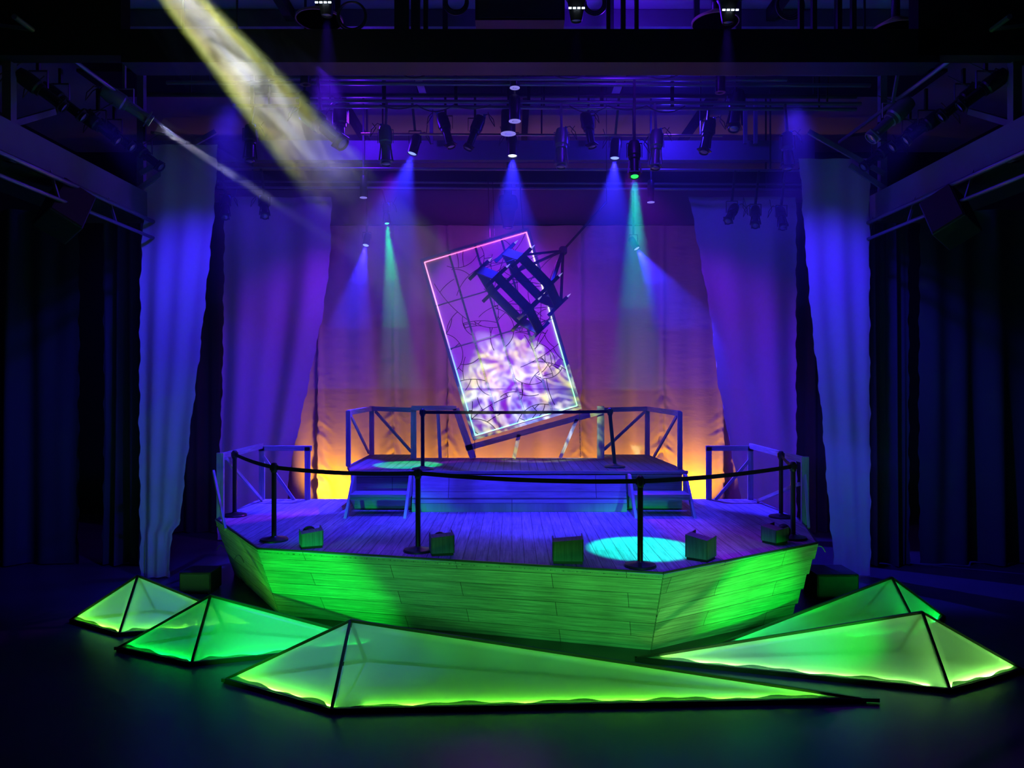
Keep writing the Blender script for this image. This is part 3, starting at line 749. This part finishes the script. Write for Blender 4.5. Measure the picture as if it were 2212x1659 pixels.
pipe(228, 11.2, 500, 1850, 0.028, 'lower of the two bright pipes carrying the spotlights', None, 236)
pipe(289, 12.0, 780, 1560, 0.02, 'thin copper-coloured pipe behind the spotlights', M['copper'], 293)
pipe(362, 12.6, 470, 1740, 0.022, 'long thin pipe below the wide blue beam', None, 368)
pipe(391, 13.6, 470, 1730, 0.022, 'upper of the two rear pipes above the backdrop', None, 398)
pipe(404, 13.6, 470, 1730, 0.025, 'lower of the two rear pipes above the backdrop', None, 409)
for px in (900, 962, 1140, 1320, 1505, 1595, 730):
    a, b = at(px, 141, 10.05), at(px, 98, 10.05); a.z -= .02
    struct('trim_1', MB().bar(a, V(a.x, a.y, 8.3), 0.07, 0.05), M['black'])
for px in (545, 830, 985, 1142, 1300, 1452):
    a = at(px, 232, 11.2); struct('trim_2', MB().bar(a, V(a.x, a.y, 8.3), 0.05, 0.04), M['black'])
for px in (932, 1610, 1632, 1280):
    a = at(px, 310, 12.9); struct('trim_3', MB().bar(a, V(a.x, a.y, 8.3), 0.06, 0.05), M['beam'])
for a_, b_ in PIPES:
    for q in (.06, .5, .94):
        a = a_.lerp(b_, q); struct('trim_5', MB().bar(a, V(a.x, a.y, 8.3), 0.025, 0.02), M['darksteel'])
# near hangers in front of the picture top
for px, wd in ((868, .16), (898, .1), (920, .05), (1314, .04), (1346, .05), (1375, .04), (1730, .05), (1758, .05), (1812, .05), (1843, .05)):
    a = at(px, 70, 8.3); struct('trim_4', MB().bar(a, V(a.x, a.y, 8.3), wd, 0.06), M['black'])
# cable loops hanging from the near beam and the pipes
cab_labels = ['coil of black cable hanging behind the top beam %s' % s for s in
   ('between the left hangers', 'left of the large central speaker', 'right of the hanging moving light', 'beside the right pair of hangers')]
for lb, px, py, Yc, r, n in ((cab_labels[0], 760, 35, 8.6, .17, 2), (cab_labels[1], 985, 5, 8.6, .14, 3), (cab_labels[2], 1285, 8, 8.6, .13, 3), (cab_labels[3], 1707, 12, 8.6, .16, 3)):
    c0 = at(px, py, Yc); mb = MB()
    for k in range(n):
        mb.tube([c0 + V(math.cos(t) * r * (1 - .1 * k), .02 * k, math.sin(t) * r * (1 - .08 * k) + .02 * k) for t in [2 * PI * i / 24 for i in range(24)]], 0.012, 6, False, True)
    o = mb.build('cable_coil', M['cable']); tag(o, lb, 'cable', 'coils of black cable')
for i, (x0, x1, py, Yc, lb) in enumerate(((780, 1010, 152, 10.0, 'thin cable sagging along the pipes left of centre'), (1180, 1480, 153, 10.0, 'thin cable sagging along the pipes right of centre'), (820, 1060, 226, 11.1, 'loose cable strung between spotlights left of centre'), (1230, 1480, 228, 11.1, 'loose cable strung between spotlights right of centre'))):
    mb = MB()
    for s in range(3):
        xa, xb = lerp(x0, x1, s / 3), lerp(x0, x1, (s + 1) / 3)
        mb.tube(curve_pts(at(xa, py, Yc), at(xb, py, Yc), 0.06 + .04 * ((s + i) % 2), 12), 0.009, 6)
    o = mb.build('hanging_cable', M['cable']); tag(o, lb, 'cable', 'thin cables strung along the pipes')

# side galleries
def gallery(s, lab):
    t = thing('side_gallery', (s * 5.6, 9.5, 5.5), lab, 'gallery', 'steel side galleries')
    MB().box(min(s * 5.6, s * 5.68), max(s * 5.6, s * 5.68), 7.9, 11.6, 5.52, 5.92).build('side_plate', M['beam'], t)
    MB().box(min(s * 5.68, s * 6.7), max(s * 5.68, s * 6.7), 7.9, 11.6, 5.50, 5.54).build('walkway', M['blackwall'], t)
    for z_, r in ((5.47, .03), (5.22, .025)):
        MB().tube([(s * 5.5, 5.6, z_), (s * 5.5, 11.9, z_)], r, 10).build('pipe', M['steel'], t)
    MB().tube([(s * 5.31, 7.9, 6.9), (s * 5.31, 12.0, 6.9)], 0.03, 10).build('pipe', M['steel'], t)
    for yv in (8.2, 11.7): MB().bar((s * 5.31, yv, 6.9), (s * 5.7, yv, 6.95), .04, .04).build('bracket', M['steel'], t)
    for yv in (8.4, 11.4):
        MB().bar((s * 5.7, yv, 5.5), (s * 5.7, yv, 8.3), 0.1, 0.1).build('post', M['beam'], t)
    for a, b in (((5.7, 8.45, 5.95), (5.75, 9.3, 6.4)), ((5.7, 11.3, 5.95), (5.2, 11.4, 6.35)), ((5.7, 11.35, 6.2), (4.6, 11.5, 6.9)), ((5.7, 8.4, 6.6), (6.6, 8.4, 6.9)), ((5.7, 11.3, 5.6), (6.3, 11.3, 5.9))):
        MB().bar((s * a[0], a[1], a[2]), (s * b[0], b[1], b[2]), 0.05, 0.07).build('brace', M['beam'], t)
    for yv in (9.0, 10.3, 11.5):
        MB().bar((s * 5.5, yv, 5.2), (s * 5.62, yv, 5.6), 0.03, 0.03).build('bracket', M['steel'], t)
gallery(-1, 'steel gallery and pipes running along the left side'); gallery(1, 'steel gallery and pipes running along the right side')

# hanging speakers
def speaker(pc, Yc, rot, lab, size=(.42, .4, .62)):
    t = thing('hanging_speaker', tuple(at(*pc, Yc)), lab, 'speaker', 'hanging speakers'); t.rotation_euler = rot
    a, b, c = [q / 2 for q in size]
    o = MB().box(-a, a, -b, b, -c, c).build('cabinet', M['black'], t, local=True)
    bv = o.modifiers.new('b', 'BEVEL'); bv.width = 0.015; bv.segments = 2
    MB().box(-a + .02, a - .02, -b - .015, -b + .002, -c + .02, c - .02).build('grille', M['brick_red'], t, local=True)
    MB().bar((0, 0, c - .01), (0, 0.12, c + .3), .04, .04).build('bracket', M['darksteel'], t, local=True)
speaker((140, 455), 9.3, (math.radians(-28), math.radians(28), math.radians(48)), 'black hanging speaker with dull red face on the left side')
speaker((2052, 468), 9.3, (math.radians(-28), math.radians(-28), math.radians(-48)), 'black hanging speaker with dull red face on the right side')
t = thing('hanging_speaker', tuple(at(1123, 20, 8.7)), 'large black speaker cabinet at the top centre behind the beam', 'speaker')
c0 = at(1123, 20, 8.7)
MB().box(c0.x - .52, c0.x + .52, 8.6, 9.3, at(0, 43, 8.6).z, 8.3).build('cabinet', M['black'], t)
MB().box(c0.x - .48, c0.x + .48, 8.58, 8.6, at(0, 39, 8.6).z, 8.28).build('grille', M['darksteel'], t)
# ring-shaped ducts by the ceiling
def ring_duct(px, py, Yc, r, lab, mat):
    c0 = at(px, py, Yc); t = thing('round_diffuser', tuple(c0), lab, 'diffuser', 'round ceiling diffusers')
    for k in range(5):
        rr = r * (1 - .18 * k); mb = MB()
        mb.lathe([(rr, .03 * k), (rr, .03 * k + .03), (rr - .015, .03 * k + .03), (rr - .015, .03 * k)], 40, c0); mb.build('ring', mat, t)
    MB().tube([c0 + V(0, 0, .1), V(c0.x, c0.y, 8.3)], 0.05, 10).build('stem', M['darksteel'], t)
ring_duct(1108, 42, 9.5, .33, 'round ribbed ceiling diffuser at top centre below the large speaker', M['steel'])
ring_duct(1545, 50, 9.5, .3, 'round ribbed ceiling diffuser with a copper rim at top right', M['copper'])
ring_duct(690, 44, 9.5, .3, 'round ribbed ceiling diffuser with a copper rim at top left', M['copper'])
ring_duct(1935, 66, 9.2, .28, 'round ribbed ceiling diffuser in the dark top right corner', M['copper'])

# ------------------------------------------------------------------ spotlights
cache = {}
def shapes(kind):
    if kind in cache: return cache[kind]
    if kind == 'profile':
        b = MB().lathe([(0.03, .62), (.08, .6), (.1, .52), (.1, .36), (.085, .34), (.085, .3)][::-1], 20).mesh('body')
        r = MB().lathe([(0.062, .31), (0.062, .02), (.075, .02), (.075, 0), (.066, 0), (.066, .03), (.055, .03)][::-1], 20).mesh('barrel')
        extra = MB()
        for sx in (-1, 1): extra.bar((sx * .07, 0, .3), (sx * .1, 0, .06), .02, .03)
        extra.box(-.085, .085, -.085, .085, .04, .055)
        g = extra.mesh('frame'); L = .62; lr = .056
    elif kind == 'can':
        b = MB().lathe([(0.03, .34), (.07, .32), (.085, .26), (.085, .2)][::-1], 20).mesh('body')
        r = MB().lathe([(0.083, .21), (0.083, 0), (.076, 0), (.076, .03), (.07, .03)][::-1], 20).mesh('barrel')
        g = None; L = .34; lr = .07
    else:                                                   # moving head
        b = MB().lathe([(0.05, .5), (.13, .48), (.15, .4), (.15, .3), (.12, .25)][::-1], 20).mesh('body')
        r = MB().lathe([(0.12, .26), (0.075, .02), (.07, 0), (.06, 0), (.06, .02)][::-1], 20).mesh('barrel')
        ex = MB().box(-.2, .2, -.12, .12, .62, .74); ex.box(-.19, -.15, -.06, .06, .3, .64); ex.box(.15, .19, -.06, .06, .3, .64)
        g = ex.mesh('frame'); L = .74; lr = .058
    cache[kind] = (b, r, g, L, lr); return cache[kind]
lensm = {}
def spotlight(kind, lens, target, lab, lensmat, scale=1.0, mat=None, pipez=None, cable=True):
    b, r, g, L, lr = shapes(kind); lens = Vector(lens); d = (Vector(target) - lens).normalized()
    piv = lens - d * (L * .55 * scale); mat = mat or M['lamp_black']
    nm = {'profile': 'profile_spotlight', 'can': 'can_spotlight', 'moving': 'moving_head_light'}[kind]
    t = thing(nm, tuple(piv), lab, 'spotlight', 'spotlights of the overhead rig')
    q = (-d).to_track_quat('Z', 'Y')
    def put(me, name, m2):
        key = (me.name, m2.name)
        if key not in lensm:
            c = me.copy(); c.materials.clear(); c.materials.append(m2); lensm[key] = c
        o = bpy.data.objects.new(name, lensm[key]); COL.objects.link(o); o.parent = t
        o.location = lens - piv; o.rotation_mode = 'QUATERNION'; o.rotation_quaternion = q; o.scale = (scale,) * 3
        return o
    put(b, 'body', mat); put(r, 'barrel', mat)
    if g: put(g, 'accessory_frame' if kind == 'profile' else 'yoke', mat)
    if 'lens' + kind not in cache:
        cache['lens' + kind] = MB().lathe([(lr, .012), (lr * .8, .006), (lr * .3, .002)], 20).mesh('lens' + kind)
    put(cache['lens' + kind], 'lens', lensmat)
    if kind != 'moving':
        hz = pipez if pipez is not None else piv.z + .3
        pz = hz - piv.z; yk = MB(); wv = .115 * scale if kind == 'profile' else .1 * scale
        for sx in (-1, 1): yk.bar((sx * wv, 0, 0), (sx * wv, 0, min(pz - .03, .2)), .006, .03)
        yk.bar((-wv, 0, min(pz - .03, .2)), (wv, 0, min(pz - .03, .2)), .03, .008)
        yk.build('yoke', mat, t, local=True)
        top = Vector((0, 0, min(pz - .03, .2))); best = None
        for a_, b_ in PIPES:
            if not a_.x - .1 < piv.x < b_.x + .1: continue
            hp = a_.lerp(b_, min(1, max(0, (piv.x - a_.x) / (b_.x - a_.x)))) - piv
            if hp.z > top.z + .05 and abs(hp.y) < 1.3 and (best is None or abs(hp.y) * 1.5 + hp.z < abs(best.y) * 1.5 + best.z): best = hp
        if pipez is not None or best is None: best = Vector((0, 0, (pipez if pipez is not None and abs(piv.x) > 5 else 8.3) - piv.z))
        MB().bar(top, best, .035, .04).build('clamp', mat, t, local=True)
    else:
        hz = pipez if pipez is not None else piv.z + .6
        MB().bar((0, 0, .2 * scale), (0, 0, 8.3 - piv.z), .05, .05).build('clamp', mat, t, local=True)
    if cable:
        s = 1 if (int(piv.x * 10) % 2) else -1
        back = -d * L * .42 * scale
        mb = MB().tube([back, back + V(s * .12, 0, .05), back + V(s * .2, -.03, -.05), back + V(s * .22, -.03, -.16), back + V(s * .14, 0, -.02), V(s * .2, 0, .3)], 0.007, 5)
        mb.build('cable', M['cable'], t, local=True)
        MB().box(back.x + s * .04, back.x + s * .075, back.y - .02, back.y + .02, back.z - .03, back.z + .04).build('plug', M['connector'], t, local=True)
    return lens, d
def lit(name, lens, d, power, color, ang, blend=.35, size=.04):
    return spot(name, lens + d * .03, lens + d * 2, power, color, ang, blend, size)
# three blue lamps over the raised platform
for px, py, tg, lb, lm, pw in ((890, 332, (-3.1, 11.3, 1.0), 'left of the three lit blue cans over the raised platform', 'lens_blue', 2300),
                               (1107, 337, (0.0, 11.6, 1.0), 'middle of the three lit blue cans over the raised platform', 'lens_white', 2300),
                               (1328, 342, (1.3, 11.4, 1.0), 'right of the three lit blue cans over the raised platform', 'lens_blue', 2300)):
    l, d = spotlight('can', at(px, py, 12.0), tg, lb, M[lm]); lit('blue_beam', l, d, pw, (0.025, 0.02, 1.0), 46, .6)
# rear blue lamps
l, d = spotlight('can', at(790, 530, 14.3), (-3.3, 12.6, 1.0), 'small lit blue can low at the left of the backdrop', M['lens_blue'], .8, pipez=5.95, cable=False); lit('blue_beam', l, d, 5000, (0.03, 0.02, 1), 30)
l, d = spotlight('can', at(1376, 537, 14.3), (4.4, 12.9, 1.6), 'small lit blue can low at the right of the backdrop', M['lens_blue'], .8, pipez=5.9, cable=False); lit('blue_beam', l, d, 4200, (0.03, 0.02, 1), 40)
# green specials
l, d = spotlight('profile', at(1371, 382, 10.5), fl(1385, 1183, Z1), 'long black spotlight throwing the bright green beam', M['lens_green'], .95); lit('green_beam', l, d, 4000, (0.0, 0.85, 0.6), 15, .25, .05)
l, d = spotlight('profile', at(836, 483, 14.0), fl(880, 1003, Z2), 'small black spotlight throwing the teal green beam at left', M['lens_teal'], .7); lit('green_beam', l, d, 4200, (0.0, 1.0, 0.22), 15, .25, .04)
# unlit grey profiles on the main pipe
for px, py, tx, lb in ((834, 356, -1.6, 'blue-lit grey profile spotlight, leftmost of the pale ones on the main pipe'), (1212, 362, .55, 'blue-lit grey profile spotlight right of the centre lamp'),
                       (1415, 365, 1.7, 'blue-lit grey profile spotlight right of the green beam')):
    spotlight('profile', at(px, py, 11.0), (tx, 10.2, 0), lb, M['glass_dull'], 1.0, M['lamp_grey'])
for px, py, Yf, tg, lb in ((540, 350, 11.0, (-3.6, 10, 0), 'dark profile spotlight above the left sheer top'), (1702, 366, 11.0, (3.9, 10, 0), 'dark profile spotlight beside the top of the right sheer'),
                           (1010, 322, 11.6, (-2.5, 11, 2), 'dark shuttered spotlight pointing down left beside the centre lamp'), (975, 318, 11.6, (0.5, 11, 2), 'dark shuttered spotlight pointing down right left of the centre lamp'),
                           (1280, 318, 11.6, (2.2, 11, 2), 'dark spotlight just left of the right lit blue can'), (1520, 330, 11.2, (1.5, 10, 1), 'dark spotlight hanging right of the pale profiles')):
    spotlight('profile', at(px, py, Yf), tg, lb, M['glass_dull'], .95)
for px, py, tg, lb in ((486, 470, (-4.0, 10, 2), 'black spotlight at the left end of the rear pipe'), (572, 468, (-3.2, 10, 2.4), 'black spotlight second along the rear pipe at left'),
                       (1572, 478, (1.2, 9, 2), 'black spotlight, leftmost of three on the right of the rear pipe'), (1632, 488, (3.0, 9, 1.4), 'black spotlight, middle of three on the right of the rear pipe'), (1692, 492, (4.0, 9, 1), 'black spotlight, rightmost of three on the right of the rear pipe')):
    spotlight('profile', at(px, py, 12.6), tg, lb, M['glass_dull'], .85)
spotlight('profile', at(742, 312, 10.2), (0.2, 9.5, 4), 'large black spotlight slanting down right beside the smoky beam', M['glass_dull'], 1.35)
spotlight('profile', at(735, 318, 11.6), (-2.7, 11.6, 0), 'black spotlight hanging straight down left of the lit blue cans', M['glass_dull'], 1.1)
spotlight('profile', at(1585, 280, 11.4), (2.6, 10, 3), 'black spotlight in the dark cluster at the upper right', M['glass_dull'], 1.2)
# dim lamps in front of the top beam
for px, py, lb, pw, col in ((706, 34, 'lamp with a row of lit diodes at the top left of the beam', 900, DEEP), (1245, 46, 'lamp with a row of lit diodes at the top right of the large speaker', 60, DEEP), (1572, 50, 'lamp with a row of lit diodes before the right copper-rimmed diffuser', 700, DEEP)):
    p0 = at(px, py, 7.7); l, d = spotlight('moving', p0, (p0.x, 8.2, 0), lb, M['glass_dull'], .8, pipez=8.3, cable=False)
    lit('rig_beam', l, d, pw, col, 26, .7)
    dd = MB()
    for k in range(4): dd.box(p0.x - .09 + .045 * k, p0.x - .06 + .045 * k, p0.y - .13, p0.y - .12, p0.z + .07, p0.z + .085)
    par = [o for o in bpy.data.objects if o.get('label') == lb][0]; dd.build('indicator_row', M['lens_white'], par)
for i, (px, py, Yc, lb) in enumerate(((1112, 262, 11.0, 'black cylinder downlight with a bright ring at the centre of the rig'), (1098, 289, 11.3, 'black downlight with a dotted round grille below the centre cylinder'), (658, 256, 10.6, 'downlight with a bright ring beside the smoky beam'),
                            (785, 427, 12.9, 'small downlight with a speckled lens above the teal beam'), (1406, 437, 12.9, 'small downlight with a speckled lens right of the green beam'), (660, 183, 10.0, 'downlight with a copper ring high on the left'), (1556, 200, 10.6, 'downlight with a copper ring high on the right'), (1112, 190, 10.9, 'dim downlight high at the centre between the pipes'))):
    c0 = at(px, py, Yc); rr = (.085, .11, .075, .06, .06, .07, .07, .07)[i]
    t = thing('downlight', tuple(c0), lb, 'downlight', 'round downlights of the rig')
    MB().lathe([(rr * .96, .004), (rr, .01), (rr, .34), (rr * .8, .38), (.02, .4)], 24, c0).build('housing', M['lamp_black'], t)
    MB().lathe([(rr * .98, 0), (rr * 1.05, 0), (rr * 1.05, .008), (rr * .98, .008)], 24, c0).build('rim', M['copper'] if i in (5, 6) else emit('dl%d' % i, (.35, .3, 1), .7), t)
    MB().lathe([(rr * .9, 0.002), (rr * .5, .0)], 24, c0).build('lens', M['glass_dull'] if i not in (1,) else emit('dotted', (.12, .08, .6), .7), t)
    MB().bar(c0 + V(0, 0, .38), V(c0.x, c0.y, 8.3), .03, .03).build('stem', M['lamp_black'], t)
# lamp over the window
l, d = spotlight('moving', at(1097, 493, 13.9), (-0.1, 13.9, 1.6), 'tapered moving head hanging just above the tilted window', M['glass_dull'], 1.25, pipez=6.6)
spot('magenta_backlight', (0.1, 15.0, 5.9), (-0.15, 13.35, 4.6), 3200, MAGENTA, 70, .8, .08)
# gallery spotlights
n = 0
words = ['nearest', 'second', 'third', 'fourth', 'farthest']
for s, side in ((-1, 'left'), (1, 'right')):
    for k, yv in enumerate((8.7, 9.3, 9.9, 10.5, 11.1)):
        p0 = V(s * (5.25 + .12 * (k % 2)), yv, 6.22 + .1 * (k % 2))
        spotlight('profile', p0, (0.5 * s, 11, 2.5), 'black spotlight, %s of the row on the %s gallery' % (words[k], side), M['glass_dull'], .95, pipez=6.9)
# pale narrow beam from the left gallery, wide patterned beam from top left
src = at(327, 262, 10.2)
l, d = spotlight('profile', src, at(1060, 745, 13.3), 'blue-lit spotlight on the left throwing the narrow pale beam', M['lens_white'], 1.1, M['lamp_grey'])
lit('pale_beam', l, d, 4500, (0.62, 0.62, 1.0), 3.4, .25, .05)
spotlight('profile', at(1880, 300, 10.2), (1.5, 10.5, 3.0), 'blue-lit grey spotlight aimed inward on the right', M['glass_dull'], 1.2, M['lamp_grey'])
gsrc = at(56, -400, 5.2); gtgt = at(1130, 865, 13.3)
spotlight('profile', gsrc, gtgt, 'projector spotlight at the top left throwing the rippled pattern', M['lens_white'], 1.1)
g = spot('ripple_projector', gsrc + (gtgt - gsrc).normalized() * .04, gtgt, 11000, (1, 1, 1), 13.5, .35, .03)
g.data.use_nodes = True; nt = g.data.node_tree; N, L = nt.nodes, nt.links
em_ = N['Emission']; tc = N.new('ShaderNodeTexCoord'); sp = N.new('ShaderNodeSeparateXYZ'); L.new(tc.outputs['Normal'], sp.inputs[0])
cb = N.new('ShaderNodeCombineXYZ'); L.new(math_node(nt, 'DIVIDE', sp.outputs[0], sp.outputs[2]), cb.inputs[0]); L.new(math_node(nt, 'DIVIDE', sp.outputs[1], sp.outputs[2]), cb.inputs[1])
def noise(scale, det, dist, off):
    mp = N.new('ShaderNodeMapping'); mp.inputs['Location'].default_value = (off, off * .7, 0); L.new(cb.outputs[0], mp.inputs[0])
    n = N.new('ShaderNodeTexNoise'); n.inputs['Scale'].default_value = scale; n.inputs['Detail'].default_value = det; n.inputs['Distortion'].default_value = dist
    L.new(mp.outputs[0], n.inputs['Vector']); return n.outputs['Fac']
n1 = noise(9, 1.5, 1.6, 3.1); n2 = noise(12, 1.5, 1.5, 9.4); n3 = noise(13, 2, 2.6, 5.7); n4 = noise(20, 1, 1.6, 1.7)
c1 = ramp(nt, n1, [(.36, (.03, .0, .12)), (.46, (.22, .0, .35)), (.52, (.06, .05, .35)), (.60, (.45, .45, .8)), (.68, (.15, .03, .4))])
c2 = ramp(nt, n2, [(.42, (1, .85, .03)), (.5, (.95, 1, .6)), (.56, (1, 1, 1)), (.68, (.6, .75, 1))])
def fil(n, k):
    a = N.new('ShaderNodeMath'); a.operation = 'ABSOLUTE'; L.new(math_node(nt, 'SUBTRACT', n, .5), a.inputs[0])
    q = math_node(nt, 'SUBTRACT', 1.0, math_node(nt, 'MULTIPLY', a.outputs[0], k)); mm = math_node(nt, 'MAXIMUM', q, 0.0); return math_node(nt, 'POWER', mm, 2.0)
ff = math_node(nt, 'ADD', fil(n3, 13), math_node(nt, 'MULTIPLY', fil(n4, 12), .5))
fv = N.new('ShaderNodeVectorMath'); fv.operation = 'SCALE'; L.new(c2, fv.inputs[0]); L.new(math_node(nt, 'MULTIPLY', ff, 1.7), fv.inputs['Scale'])
m0 = N.new('ShaderNodeVectorMath'); m0.operation = 'MULTIPLY'; L.new(c1, m0.inputs[0]); L.new(c2, m0.inputs[1])
ml = N.new('ShaderNodeVectorMath'); ml.operation = 'ADD'; L.new(m0.outputs[0], ml.inputs[0]); L.new(fv.outputs[0], ml.inputs[1])
ln = N.new('ShaderNodeVectorMath'); ln.operation = 'LENGTH'; L.new(cb.outputs[0], ln.inputs[0])
edge_c = ramp(nt, math_node(nt, 'MULTIPLY', ln.outputs['Value'], 5.0), [(.3, (1, 1, 1)), (.45, (.8, 1, .45)), (.58, (.6, .9, .12))])
m3 = N.new('ShaderNodeVectorMath'); m3.operation = 'MULTIPLY'; L.new(ml.outputs[0], m3.inputs[0]); L.new(edge_c, m3.inputs[1]); L.new(m3.outputs[0], em_.inputs[0])

# ------------------------------------------------------------------ haze and smoke
m = bpy.data.materials.new('haze'); m.use_nodes = True; nt = m.node_tree; nt.nodes.clear()
o_ = nt.nodes.new('ShaderNodeOutputMaterial'); vs_ = nt.nodes.new('ShaderNodeVolumeScatter')
vs_.inputs['Color'].default_value = (1, 1, 1, 1); vs_.inputs['Density'].default_value = 0.004; vs_.inputs['Anisotropy'].default_value = 0.2
nt.links.new(vs_.outputs[0], o_.inputs['Volume'])
hz = MB().box(-6.6, 6.6, 6.0, 15.3, 1.65, 8.28).build('haze', m); tag(hz, 'thin stage haze hanging in the air over the set', 'haze', None, 'stuff')
for k, (z0, dn_) in enumerate(((2.9, 0.012), (4.0, 0.016), (4.9, 0.016))):
    m2 = m.copy(); m2.name = 'haze_bank'; m2.node_tree.nodes['Volume Scatter'].inputs['Density'].default_value = dn_
    hz = MB().box(-3.9 + .05 * k, 3.9 - .05 * k, 9.2 + .05 * k, 15.2 - .05 * k, z0, 6.95 - .05 * k).build('haze_bank', m2)
    tag(hz, ('bank of haze drifting under the rear pipes', 'thicker upper part of the haze bank around the blue lamps', 'thickest top of the haze bank under the rear pipes')[k], 'haze', None, 'stuff')
def plume(a, b, r0, r1, dens, scale, name, lab, fade):
    a, b = Vector(a), Vector(b); d = b - a; Lg = d.length
    m = bpy.data.materials.new(name); m.use_nodes = True; nt = m.node_tree; nt.nodes.clear(); N, L = nt.nodes, nt.links
    o_ = N.new('ShaderNodeOutputMaterial'); v = N.new('ShaderNodeVolumeScatter'); L.new(v.outputs[0], o_.inputs['Volume'])
    tc = N.new('ShaderNodeTexCoord'); mp = N.new('ShaderNodeMapping'); mp.inputs['Scale'].default_value = (scale, scale, scale * .45); L.new(tc.outputs['Object'], mp.inputs[0])
    n = N.new('ShaderNodeTexNoise'); n.inputs['Scale'].default_value = 1; n.inputs['Detail'].default_value = 4; n.inputs['Distortion'].default_value = 1.2; L.new(mp.outputs[0], n.inputs['Vector'])
    mr = N.new('ShaderNodeMapRange'); mr.inputs[1].default_value = .42; mr.inputs[2].default_value = .60; mr.inputs[3].default_value = .04; mr.inputs[4].default_value = 1; L.new(n.outputs['Fac'], mr.inputs[0])
    sp = N.new('ShaderNodeSeparateXYZ'); L.new(tc.outputs['Object'], sp.inputs[0])
    fd = N.new('ShaderNodeMapRange'); fd.inputs[1].default_value = Lg * fade; fd.inputs[2].default_value = Lg * .62; fd.inputs[3].default_value = 1; fd.inputs[4].default_value = 0; L.new(sp.outputs[2], fd.inputs[0])
    m.cycles.volume_step_rate = 0.7
    k = math_node(nt, 'MULTIPLY', mr.outputs[0], fd.outputs[0]); L.new(math_node(nt, 'MULTIPLY', k, dens), v.inputs['Density'])
    o = MB().lathe([(r0, 0), (r1, Lg * .5), (r1, Lg)], 16).build(name, m)
    o.location = a; o.rotation_mode = 'QUATERNION'; o.rotation_quaternion = d.to_track_quat('Z', 'Y')
    tag(o, lab, 'smoke', None, 'stuff')
dg = (gtgt - gsrc).normalized(); dn = (at(1060, 745, 13.3) - src).normalized()
plume(gsrc + dg * 1.0, gsrc + dg * 6.0, .3, .8, .42, 3.6, 'smoke_plume', 'swirling smoke lit by the wide yellow-white beam at top left', .28)
plume(src + dn * .1, src + dn * 3.3, .14, .3, 1.3, 4.5, 'smoke_wisp', 'smoke lit by the narrow pale beam from the left gallery', .2)
